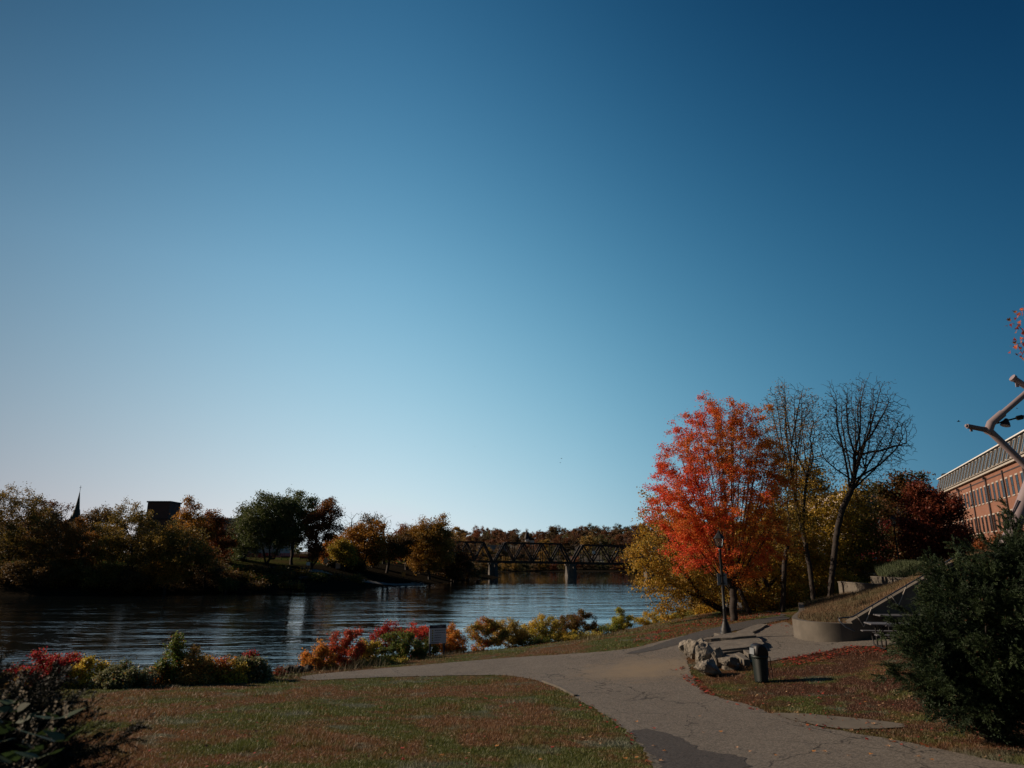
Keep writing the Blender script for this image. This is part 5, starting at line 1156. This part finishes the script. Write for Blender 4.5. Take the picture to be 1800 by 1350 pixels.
o=blades('dry_grass',x,y,hM,.11+.09*np.sin(x*1.3+y)**2,.010,6,M['drygrass'],(.26,.16,.07),.35)
c=np.zeros((len(x),4),np.float32); t=np.clip(.5+.5*np.sin(x*1.1+1)*np.sin(y*.9)+rng.normal(0,.3,len(x)),0,1)[:,None]; c[:,:3]=(np.array((.17,.095,.045))*t+np.array((.085,.075,.028))*(1-t))*rng.uniform(.6,1.4,(len(x),1)); c[:,3]=1
o.data.attributes['Col'].data.foreach_set('color',c.ravel())
# green tall grass on the bed above
hB=lambda x,y: np.full(np.asarray(x).shape,w2[0][2]+.02)+.03*np.maximum(0,(np.asarray(y)-37.2))+.30*np.clip(np.asarray(x)-w2[0][0]-.3,0,2.2)-.12
bed=[(w2[0][0]+.4,40.5),(w2[0][0]+.35,38.5),(w2[1][0]+.2,37.85),(w2[2][0],37.1),(w2[2][0]+1.5,37),(w2[2][0]+2.5,42),(w2[0][0]+1.5,43)]
drape('planting_bed',bed,0,M['lawn'],h=hB,smooth=False,grid=.3)
x=rng.uniform(w2[0][0],w2[2][0]+3,16000); y=rng.uniform(37,43,16000); k=inpoly(x,y,bed); x=x[k];y=y[k]; o=blades('tall_grass',x,y,hB,.20,.02,7,M['drygrass'],(.045,.065,.02),.3)
# weeds along the planter wall top
# ---------------------------------------------------------------- picnic tables
def picnic(loc,rz,label):
    r=empty('picnic_table',loc,label,'picnic table','picnic tables by the planter',rz)
    t=MB()
    for k in range(3): t.box((0,(k-1)*.255,.745),(1.85,.24,.045),bev=.012)
    t.build('table_top',M['table'],r)
    for s in (-1,1):
        q=MB().box((0,s*.72,.45),(1.85,.26,.04),bev=.012); q.build('bench',M['table'],r)
    for sx in (-.62,.62):
        f=MB().tube([(sx,-.60,.42),(sx,-.66,.25),(sx,-.60,.05),(sx,-.42,.02),(sx,.42,.02),(sx,.60,.05),(sx,.66,.25),(sx,.60,.42)],.026,8)
        f.tube([(sx,-.80,.42),(sx,.80,.42)],.024,8)
        for s in (-1,1): f.tube([(sx,s*.22,.03),(sx,s*.22,.70)],.026,8); f.tube([(sx,s*.1,.42),(sx*.55,s*.1,.70)],.018,6)
        f.box((sx,0,.71),(.05,.7,.03)); f.build('frame',M['black'],r)
x,y=hit(1572,1139); x+=.15; y-=.1; picnic((x,y,H(x,y)),R(-10),'black steel picnic table in front of the pale low wall')
x2,y2=x+1.2,y+2.0; picnic((x2-.1,y2-.4,H(x2,y2)),R(-6),'second black picnic table further back against the juniper')
# ---------------------------------------------------------------- tubular steel canopy frame at right
def canopy():
    d=17.0; b0=P(1768,965,d); b0=(b0[0],b0[1],H(b0[0],b0[1])); r=empty('steel_sculpture',(b0[0],b0[1],b0[2]),'pinkish grey branching steel tube frame at the right edge','sculpture')
    o=Vector(b0); Q=lambda u,v,dd=0: Vector(P(u,v,d+dd))-o
    J=Q(1738,756); m=MB(); m.tube([Q(1690,1125,0),Q(1775,945),Q(1812,850,.1),Q(1850,760,.2)],.155,14); m.build('leg',M['pink'],r)
    m=MB(); m.tube([J,Q(1757,774),Q(1800,816),Q(1860,872,.1)],[.085,.085,.085,.085],12); m.tube([Q(1735,760),J,Q(1742,744),Q(1757,731),Q(1762,727)],.10,12); m.build('lower_arm',M['pink'],r)
    m=MB(); m.tube([Q(1757,731),Q(1800,694),Q(1860,640,.2)],.072,12); m.tube([Q(1756,732),Q(1760,728.5)],.092,12); m.build('upper_arm',M['pink'],r)
    m=MB(); m.tube([J,Q(1725,754),Q(1700,749)],[.075,.066,.062],10); m.tube([Q(1701,749),Q(1697,748)],.04,8); m.box(Q(1707,755),(.07,.02,.10),rz=.2); m.build('stub_arm',M['pink2'],r)
    m=MB(); m.tube([Q(1780,664,.2),Q(1798,676,.2),Q(1850,712,.2)],.075,12); m.tube([Q(1779,663.5,.2),Q(1783,666,.2)],.095,12); m.box(Q(1788,677,.2),(.08,.02,.10)); m.build('stub_arm',M['pink'],r)
    l=empty('spotlight',Vector(P(1768,744,d)),'small black spotlight hanging from the steel tube frame','lamp'); o2=Vector(P(1768,744,d)); Q2=lambda u,v: Vector(P(u,v,d))-o2
    MB().tube([Q2(1769,736),Q2(1768.5,739),Q2(1768,743),Q2(1767,748)],[.035,.06,.09,.115],12).build('housing',M['black'],l)
    MB().tube([Q2(1767,748.2),Q2(1766.9,748.7)],.10,12).build('lens',M['signwhite'],l)
    MB().tube([Q2(1752,744),Q2(1758,743),Q2(1768,738),Q2(1775,738),Q2(1790,734),Q2(1830,722)],.02,6).tube([Q2(1788,735),Q2(1797,733)],.06,8).build('arm',M['black'],l)
    w_=MB().tube([Q(1789,879),Q(1768,925)],.022,6); w_.build('brace',M['pink2'],r)
M['pink2']=surf('pink_grey_steel',(.24,.18,.185),(.19,.145,.15),1.5,.45,.05,20,.004)
canopy()
# ---------------------------------------------------------------- vehicles
def car(loc,rz,label,paintm,kind='car',group='cars parked above the planter'):
    r=empty('parked_car',loc,label,'car',group,rz)
    W2=.9; van=(kind=='van')
    prof=[(-2.2,.35),(-2.25,.75),(-2.15,1.0),(-1.5,1.08),(-.9,1.55 if not van else 1.9),(.9,1.5 if not van else 1.9),(1.35,1.05),(2.1,.85),(2.25,.6),(2.2,.35)]
    if van: prof[3]=(-2.15,1.1); prof[4]=(-2.0,1.88)
    V=[];n=len(prof)
    for yy,f in ((-W2,.93),(-W2*.96,1),(W2*.96,1),(W2,.93)):
        for (px_,pz) in prof: sq=1-(max(0,pz-1.0))*.22; V.append((px_,yy*sq,.35+(pz-.35)*f))
    F=[(j*n+i,j*n+(i+1)%n,(j+1)*n+(i+1)%n,(j+1)*n+i) for j in range(3) for i in range(n)]
    mb=MB().add(V,F,False); mb.add(V[:n],[tuple(range(n))]); mb.add(V[-n:],[tuple(range(n-1,-1,-1))]); bd=mb.build('body',paintm,r)
    top=1.44 if not van else 1.78
    for s in (-1,1):
        MB().prism([(-1.3,0),(1.15,0),(.78,.02),(-.85,.02)],0,.1)
        sq=.86; gl=MB().add([(-1.35,s*.895,1.08),(1.15,s*.895,1.06),(.78,s*.835,top),(-.88,s*.835,top)],[(0,1,2,3)]); gl.build('side_window',M['glass'],r)
    MB().add([(1.36,-.80,1.06),(1.36,.80,1.06),(.96,.72,top),(.96,-.72,top)],[(0,1,2,3)]).build('windscreen',M['glass'],r)
    rx=-1.54 if not van else -2.17
    MB().add([(rx,-.78,1.12),(rx,.78,1.12),(rx+.56 if not van else rx+.13,.7,top),(rx+.56 if not van else rx+.13,-.7,top)],[(3,2,1,0)]).build('rear_window',M['glass'],r)
    for sx in (-1.35,1.35):
        for sy in (-.82,.82):
            w_=MB().tube([(sx,sy-.1,.33),(sx,sy+.1,.33)],.33,16).build('wheel',M['tyre'],r); MB().tube([(sx,sy-.105,.33),(sx,sy+.105,.33)],.19,12).build('rim',M['sil'],w_)
    for sy in (-.62,.62):
        MB().box((2.2,sy,.72),(.06,.32,.14),bev=.02).build('headlight',M['signwhite'],r); MB().box((-2.22,sy,.85),(.05,.28,.18),bev=.02).build('tail_light',M['redcar'],r)
    return r
def pcar(u,v,d,rz,label,pm,kind='car'):
    p=P(u,v,d); return car((p[0],p[1],max(H(p[0],p[1]),p[2])),rz,label,pm,kind)
pcar(1538,1020,60,R(35),'red car behind the small crimson tree',M['redcar'])
pcar(1530,1030,52,R(160),'dark car parked just behind the retaining wall',M['darkcar'])
pcar(1512,1016,66,R(60),'white car mostly hidden behind trees',M['whitecar'],'van')
pcar(1690,1012,58,R(60),'dark car roof showing above the juniper',M['darkcar'])
for ox,_,_ in [(0,0,0)]:
    pass
# ---------------------------------------------------------------- brick mill
def mill():
    q=Vector(P(1750,824,98)); u=Vector((math.sin(R(22)),math.cos(R(22)),0)); s0,s1=-26.5,45.5; L=s1-s0
    o=q+u*s1; base=5.0; r=empty('mill_building',(o.x,o.y,base),'long red brick mill with white framed dormers along a dark mansard roof','building',rz=math.atan2(-u.y,-u.x))
    # local x runs from the far end towards the viewer, local -y looks to the river
    ch=q.z-base; D=18
    def yv(v): return v
    # facade faces the viewer's left: local +y or -y
    left=Vector((-u.y,u.x,0)); lx=-u; ly=Vector((-lx.y,lx.x,0)); sg=1 if ly.dot(left)>0 else -1
    def B(c,s,**k): return ((c[0],sg*c[1],c[2]),s)
    w=MB(); c,s=B((L/2,-D/2,ch/2),(L,D,ch)); w.box(c,s); w.build('wall',M['brick'],r)
    # panels between pilasters: slightly proud brick band under the cornice
    bay=9.5; k=0; x=1.2
    while x<L:
        m=MB()
        c,s=B((x,.09,ch/2-.3),(.34,.18,ch-.6)); m.box(c,s)
        if k%2==0:
            c,s=B((x+.42,.14,ch/2-.6),(.16,.16,ch-1.2)); m.box(c,s); c,s=B((x+.42,.3,ch-.75),(.3,.4,.35)); m.box(c,s)
        m.build('downpipe' if k%2==0 else 'pilaster',M['brown'],r); x+=bay; k+=1
    c,s=B((L/2,.03,ch-.95),(L,.06,.16)); MB().box(c,s).build('string_course',M['brown'],r)
    c,s=B((L/2,.22,ch-.05),(L+.3,.44,.34)); cm=MB().box(c,s); c,s=B((L/2,.32,ch+.14),(L+.4,.64,.06)); cm.box(c,s); cm.build('cornice',M['trim'],r)
    # mansard
    z0=ch+.17; z1=ch+3.15; yb=.18; yt=-.75; m=MB()
    V=[(0,sg*yb,z0),(L,sg*yb,z0),(L,sg*yt,z1),(0,sg*yt,z1),(0,sg*(-D),z0),(L,sg*(-D),z0),(L,sg*(-D+.9),z1),(0,sg*(-D+.9),z1)]
    m.add(V,[(0,1,2,3),(5,4,7,6),(3,2,6,7),(1,5,6,2),(4,0,3,7),(0,4,5,1)]); rf=m.build('roof',M['roof'],r)
    c,s=B((L/2,yt+.10,z1+.06),(L+.3,.5,.16)); MB().box(c,s).build('eave',M['white'],rf)
    for (xx,yy) in ((1.2,-2),(24,-3),(37,-4)):
        c,s=B((xx,yy,z1+.5),(1.6,1.6,1.0)); MB().box(c,s,bev=.05).build('chimney',M['roof'],rf)
    # windows
    def winmesh():
        f=MB(); W_,Hh=.98,2.35
        f.box((0,0,Hh/2+.09),(W_+.24,.10,.20)); fm=f.mesh('window',M['trim']); si=MB().box((0,0,-Hh/2-.07),(W_+.3,.16,.14)).mesh('sill',M['trim'])
        p=MB(); p.add([(-W_/2,0,-Hh/2),(W_/2,0,-Hh/2),(W_/2,0,Hh/2),(-W_/2,0,Hh/2)],[(0,1,2,3) if sg<0 else (3,2,1,0)]); pm=p.mesh('pane',M['glass'])
        g=MB(); g.box((0,0,0),(W_,.03,.07)); g.box((0,0,0),(.05,.03,Hh)); g.box((-W_/2+.03,0,0),(.06,.04,Hh)); g.box((W_/2-.03,0,0),(.06,.04,Hh)); gm=g.mesh('sash',M['brown']); return fm,pm,gm,si
    fm,pm,gm,sm_=winmesh()
    def dmesh():
        f=MB(); W_,Hh=1.0,2.45
        for sx in (-1,1): f.box((sx*(W_/2-.04),0,0),(.09,.14,Hh))
        f.box((0,0,Hh/2+.02),(W_+.08,.2,.10)); f.box((0,0,-Hh/2),(W_+.04,.18,.09)); fm=f.mesh('dormer',M['trim'])
        p=MB(); p.box((0,-sg*.02,0),(W_-.14,.08,Hh-.1)); pm=p.mesh('pane',M['glass']); g=MB(); g.box((0,sg*.05,.15),(W_-.16,.04,.05)); gm=g.mesh('sash',M['trim']); return fm,pm,gm
    dfm,dpm,dgm=dmesh()
    x=1.2+1.3; i=0; sp=bay/4; rows=[ch-3.05,ch-7.35,ch-11.6]
    while x<L-.6:
        for j,z in enumerate(rows):
            if z<1.2 or (j==2 and i>17): continue
            wv=link('window',fm,r,(x,sg*.02,z)); link('pane',pm,wv,(0,sg*.012,0)); link('sash',gm,wv,(0,sg*.022,0)); link('sill',sm_,wv,(0,0,0))
        dd=link('dormer',dfm,rf,(x-.1,sg*(-.16),z0+1.42)); dd.rotation_euler=(sg*R(17.3),0,0)
        link('pane',dpm,dd,(0,sg*.02,0))
        x+=sp; i+=1
        
    return r
mill()
def building(name,u0,u1,vt,d,zb,depth,mat,label,rows=0,cols=0,roofm='roof',par=.25,cat='building',vw=1.0):
    a=P(u0,vt,d); b_=P(u1,vt,d); w_=b_[0]-a[0]; h_=a[2]-zb; r=empty(name,((a[0]+b_[0])/2,d+depth/2,zb),label,cat)
    MB().box((0,0,h_/2),(w_,depth,h_)).build('wall',M[mat],r); MB().box((0,0,h_+par/2),(w_+.3,depth+.3,par)).build('roof',M[roofm],r)
    for i in range(rows):
        for j in range(cols):
            x_=-w_/2+(j+.5)*w_/cols; z_=h_-(i+.55)*(h_/max(rows,1)); wv=MB().box((0,0,0),(vw+.2,.06,1.9)).build('window',M['trim'],r,(x_,-depth/2-.02,z_)); MB().box((0,-.03,0),(vw,.06,1.7)).build('pane',M['glass'],wv)
            
    return r
building('apartment_building',1480,1640,866,84,5.5,16,'tan','pale pink building glimpsed behind the crimson trees',4,8)
b2=building('brick_building',1565,1620,925,70,5.5,8,'darkbrick','dark brick house with one lit window frame behind the trees',3,3)
# far shore buildings
c1=building('brick_building',244,330,913,238,6,26,'darkbrick','low brown brick hall with a square tower across the river',2,7)
a=P(268,884,247); b_=P(301,884,247); w_=b_[0]-a[0]; o=c1.location
MB().prism([(a[0]-o.x-.6,-6),(b_[0]-o.x+.6,-6),(b_[0]-o.x+.6,2),(a[0]-o.x-.6,2)],P(268,914,247)[2]-6,[a[2]-6]*4).build('tower',M['darkbrick'],c1)
MB().box(((a[0]+b_[0])/2-o.x,-2,a[2]-6+.25),(w_+1.8,8.6,.5)).build('tower_roof',M['roof'],c1)
building('office_building',326,492,912,262,6,20,'tan','long flat roofed building behind the far trees',3,14,'roof')
# church
def church():
    p=P(133,912,262); r=empty('church',(p[0],p[1],6.5),'church with slender green spire rising over the far trees','church')
    zt=P(138,862,262)[2]-6.5; zb=p[2]-6.5
    MB().box((0,0,zb/2),(3.2,3.2,zb)).build('tower',M['darkbrick'],r)
    sp=MB().lathe((0,0,zb),[(1.7,0),(1.5,.5),(1.25,2.0),(1.0,3.4),(.85,3.6),(.55,6.0),(.2,zt-zb-1.6),(.08,zt-zb-.5)],8,False); s_=sp.build('spire',M['copper'],r)
    for k in range(4):
        t=k*math.pi/2+.78; MB().lathe((1.6*math.cos(t),1.6*math.sin(t),zb),[(.3,0),(.28,.4),(.02,1.8)],6,False).build('pinnacle',M['copper'],s_)
    MB().tube([(0,0,zt-.7),(0,0,zt+1.8)],.07,6).box((0,0,zt+1.1),(.9,.1,.1)).build('cross',M['copper'],s_)
    n=MB(); nz=P(150,925,262)[2]-6.5; V=[(0,-5,2),(16,-5,2),(16,5,2),(0,5,2),(2,-5,nz-6),(14,-5,nz-6)]
    MB().box((9.5,0,(nz-5)/2),(13,11,nz-5)).build('nave',M['darkbrick'],r)
    MB().add([(2.6,-6,nz-5),(16.4,-6,nz-5),(16.4,6,nz-5),(2.6,6,nz-5),(2.6,0,nz),(16.4,0,nz)],[(0,1,5,4),(2,3,4,5),(0,4,3),(1,2,5),(3,2,1,0)]).build('roof',M['copper'],r)
church()
# ---------------------------------------------------------------- truss bridge
def bridge():
    K=[P(740,983,280),P(867,985,285),P(1003,987.3,290),P(1142,990,296),P(1280,993,302)]
    o=Vector(K[1]); r=empty('truss_bridge',(K[1][0],K[1][1],0),'dark steel truss bridge on stone piers across the river','bridge')
    pts=[Vector((k[0]-o.x,k[1]-o.y,k[2])) for k in K]; ax=(pts[2]-pts[1]).normalized(); nn=Vector((-ax.y,ax.x,0)).normalized(); Wd=4.6; Ht=7.0
    for i in range(4):
        a,b_=pts[i]+ax*.7,pts[i+1]-ax*.7; sp=empty('span',(0,0,0)); sp.parent=r; n=8; d=(b_-a)/n; hts=[0]+[Ht]*7+[0]
        hh_=Ht if i!=2 else Ht*.96
        bot=[a+d*k for k in range(n+1)]; top=[bot[k]+Vector((0,0,hh_)) for k in range(n+1)]
        for s,nm in ((-1,'near'),(1,'far')):
            m=MB(); off=nn*(s*Wd/2)
            m.bar(top[1]+off-d*.0,top[7]+off,.5,.6)
            for (p,q) in ((bot[0],top[1]),(top[7],bot[8])): m.bar(p+off,q+off,.5,.75)
            for k in range(1,7,2):
                m.bar(top[k]+off,bot[k+1]+off,.4,.55); m.bar(bot[k+1]+off,top[k+2]+off,.4,.55)
            for k in range(1,8): m.bar(bot[k]+off,top[k]+off,.28,.3)
            m.build('truss',M['rust'],sp)
        m=MB()
        for k in range(1,8): m.bar(top[k]-nn*Wd/2,top[k]+nn*Wd/2,.2,.25)
        for k in range(1,7): m.bar(top[k]-nn*Wd/2,top[k+1]+nn*Wd/2,.1,.12)
        m.build('top_bracing',M['rust'],sp)
        m=MB().bar(a-ax*.6+Vector((0,0,-.5)),b_+ax*.6+Vector((0,0,-.5)),Wd+.8,1.0); m.build('deck',M['rust'],sp)
        m=MB()
        for s in (-1,1):
            off=nn*(s*(Wd/2+.5))
            for hgt in (.6,1.1): m.bar(a+off+Vector((0,0,hgt)),b_+off+Vector((0,0,hgt)),.06,.08)
            for k in range(17): p=a+(b_-a)*k/16+off; m.bar(p,p+Vector((0,0,1.1)),.07,.07)
        m.build('railing',M['rust'],sp)
    for i in (1,2,3):
        p=pts[i]; m=MB(); zt=p.z-1.02; ang=math.atan2(ax.y,ax.x)
        V=[]; 
        for z,sx,sy in ((-3,1.9,4.0),(zt-.5,1.35,3.3)):
            for (cx_,cy_) in ((-1,-1),(0,-1.5),(1,-1),(1,1),(0,1.5),(-1,1)):
                v=Vector((cx_*sx,cy_*sy,0)); v.rotate(Matrix.Rotation(ang,3,'Z')); V.append((p.x+v.x,p.y+v.y,z))
        F=[(5,4,3,2,1,0),(6,7,8,9,10,11)]+[(k,(k+1)%6,6+(k+1)%6,6+k) for k in range(6)]; m.add(V,F)
        m.box((p.x,p.y,zt-.25),(3.3,8.4,.5),rz=ang); m.build('pier',M['pier'],r)
    return r,pts,o
br,bp,bo=bridge()
q=P(1043,971,288); r=empty('sign',(q[0],q[1]-1.2,q[2]-.6),'small white sign board hung on the right bridge truss','sign'); MB().box((0,0,.6),(1.3,.08,1.1)).build('panel',M['white'],r); MB().box((0,.12,.6),(.12,.14,1.9)).build('bracket',M['rust'],r)
# ---------------------------------------------------------------- far park furniture
M['net']=surf('orange_net',(.55,.06,.04),(.45,.05,.035),1,.8,0)
def fence():
    pts=[P(u,978,d) for u,d in ((385,228),(440,226),(500,228),(560,236),(620,250),(690,268))]; o=pts[0]; z=[HF(p[0],p[1]) for p in pts]
    r=empty('safety_fence',(o[0],o[1],z[0]),'red orange plastic safety fence across the far park','fence')
    for i in range(len(pts)-1):
        m=MB(); a=Vector((pts[i][0]-o[0],pts[i][1]-o[1],z[i]-z[0])); b_=Vector((pts[i+1][0]-o[0],pts[i+1][1]-o[1],z[i+1]-z[0]))
        for k in range(9): m.bar(a+Vector((0,0,.2+k*.15)),b_+Vector((0,0,.2+k*.15)),.02,.10)
        m.build('net_panel',M['net'],r)
        for k in range(5): p=a+(b_-a)*k/5; MB().tube([p,p+Vector((0,0,1.6))],.05,6).build('post',M['rust'],r)
fence()
def fp(u,v,d): p=P(u,v,d); return (p[0],p[1],HF(p[0],p[1]))
def board(u,v,d,w_,h_,lift,label,mat,pm='rust'):
    r=empty('sign',fp(u,v,d),label,'sign'); MB().box((0,0,lift+h_/2),(w_,.08,h_)).build('panel',M[mat],r); MB().box((0,.08,(lift+h_)/2),(.12,.08,lift+h_)).build('post',M[pm],r)
board(572,994,190,1.0,1.3,.9,'white park sign beside the clipped bushes','white'); board(594,996,190,1.3,1.5,.2,'low pale notice board left of the white park sign','tan')
board(541,1003,176,.9,.8,.9,'small white sign at the edge of the far slope','white'); board(709,1024,196,.9,1.2,1.0,'small orange sign near the far waterline','orangep') if 'orangep' in M else None
M['orangep']=surf('orange_sign',(.55,.2,.03),(.5,.18,.03),3,.6,0); board(709,1022,196,1.0,1.2,1.2,'small orange sign near the far waterline','orangep')
def shelter():
    r=empty('picnic_shelter',fp(668,980,252),'open picnic shelter with pale roof behind the far trees','shelter')
    for sx in (-2.6,2.6):
        for sy in (-1.8,1.8): MB().box((sx,sy,1.2),(.2,.2,2.4)).build('post',M['brown'],r)
    MB().add([(-3.3,-2.5,2.4),(3.3,-2.5,2.4),(3.3,2.5,2.4),(-3.3,2.5,2.4),(-2.4,0,3.6),(2.4,0,3.6)],[(0,1,5,4),(2,3,4,5),(0,4,3),(1,2,5),(3,2,1,0)]).build('roof',M['sil'],r)
shelter()
def bench(u,v,d,label,rz=0):
    r=empty('park_bench',fp(u,v,d),label,'bench','benches in the far park',rz); MB().box((0,0,.46),(2.2,.45,.07)).build('seat',M['brown'],r); MB().box((0,.24,.78),(2.2,.07,.4)).build('backrest',M['brown'],r)
    for sx in (-.9,.9): MB().box((sx,0,.22),(.08,.4,.44)).build('leg',M['black'],r)
bench(470,988,192,'dark bench between the green tree trunks'); bench(500,987,196,'dark bench just right of the green tree trunks',.1); bench(533,986,200,'dark bench near the slender trunks'); bench(735,1004,222,'lone dark bench under the big golden willow',.4)
for k,(u,v,d,s,l) in enumerate([(722,1025,196,.8,'pale grey rock at the left of the gravel point'),(731,1025,196,.9,'pale grey rock in the middle of the gravel point'),(741,1026,197,.7,'pale grey rock at the tip of the gravel point')]):
    p=P(u,v,d); rock((p[0],p[1],.45),(s,s*.8,s*.5),60+k,l,'pale rocks on the gravel point','shore_rock','gravel')
rg=random.Random(8)
for k in range(26):
    u=rg.uniform(388,412) if k<9 else rg.uniform(470,540); d_=rg.uniform(153,163) if k<9 else rg.uniform(163,172)
    x_=(u-900)/1200*d_*.965; z_=HF(x_,d_); s=rg.uniform(.6,1.3); rock((x_,d_,z_+.1),(s,s*.8,s*.6),90+k,'dark riprap rock on the steep far bank' if k>=9 else 'dark block of rock at the far bank corner','riprap rocks on the far bank' if k>=9 else 'rocks at the far bank corner','shore_rock','darkrock')
# ---------------------------------------------------------------- houses on the hill
def house(u,v,d,w_,h_,label,wall='white',turret=False,flat=False):
    p=P(u,v,d); r=empty('house',(p[0],p[1],p[2]-h_),label,'house'); MB().box((0,0,h_/2),(w_,w_*.8,h_)).build('wall',M[wall],r)
    y_=w_*.45; rh=w_*.4 if not flat else .5
    if flat: MB().box((0,0,h_+.25),(w_+.6,w_*.85,.5)).build('roof',M['sil'],r)
    else: MB().add([(-w_*.55,-y_,h_),(w_*.55,-y_,h_),(w_*.55,y_,h_),(-w_*.55,y_,h_),(0,-y_,h_+rh),(0,y_,h_+rh)],[(0,4,5,3),(1,2,5,4),(0,1,4),(2,3,5),(3,2,1,0)]).build('roof',M['roof'],r)
    for k in range(3):
        MB().box((-w_*.3+k*w_*.3,-w_*.4-.03,h_*.62),(w_*.1,.08,h_*.2)).build('window',M['glass'],r)
    if turret:
        MB().lathe((-w_*.1,-w_*.4,0),[(w_*.2,0),(w_*.2,h_+1)],8,False).build('turret',M[wall],r); MB().lathe((-w_*.1,-w_*.4,h_+1),[(w_*.26,0),(.1,w_*.75)],8,False).build('turret_roof',M['roof'],r)
    return r
house(928,950,610,11,9,'white hillside house with a pointed dark turret',turret=True); house(957,951,600,7,6,'small pale house right of the turret house'); house(872,960,480,16,4,'long low grey flat roofed building left on the hill','sil',flat=True)
house(826,951,600,8,5,'small white house low on the left of the hill')
# ---------------------------------------------------------------- birds
def bird(u,v,d,s,label,rz):
    r=empty('bird',P(u,v,d),label,'bird','birds in flight',rz); b_=MB().tube([(0,-.22*s,0),(0,-.1*s,.01),(0,.08*s,.01),(0,.2*s,0)],[.01*s,.05*s,.05*s,.015*s],8)
    for q in (-1,1): b_.add([(q*.03*s,-.08*s,.02*s),(q*.03*s,.08*s,.02*s),(q*.28*s,.10*s,.14*s),(q*.55*s,.0,.06*s),(q*.28*s,-.03*s,.13*s)],[(0,1,2,4),(4,2,3)])
    b_.add([(-.05*s,-.32*s,0),(.05*s,-.32*s,0),(.02*s,-.18*s,.01*s),(-.02*s,-.18*s,.01*s)],[(0,1,2,3)])
    b_.build('body',M['black'],r)
bird(834,785,150,.55,'lone tiny bird high over the far bank',.4); bird(987,806,120,.6,'upper bird of the close pair over the hills',1.0); bird(985,813.5,120,.5,'lower bird of the close pair over the hills',2.0); bird(1685,741,70,.75,'bird gliding left of the steel frame tip',1.2); bird(1788,718,80,.5,'tiny bird above the steel frame arm',.5)
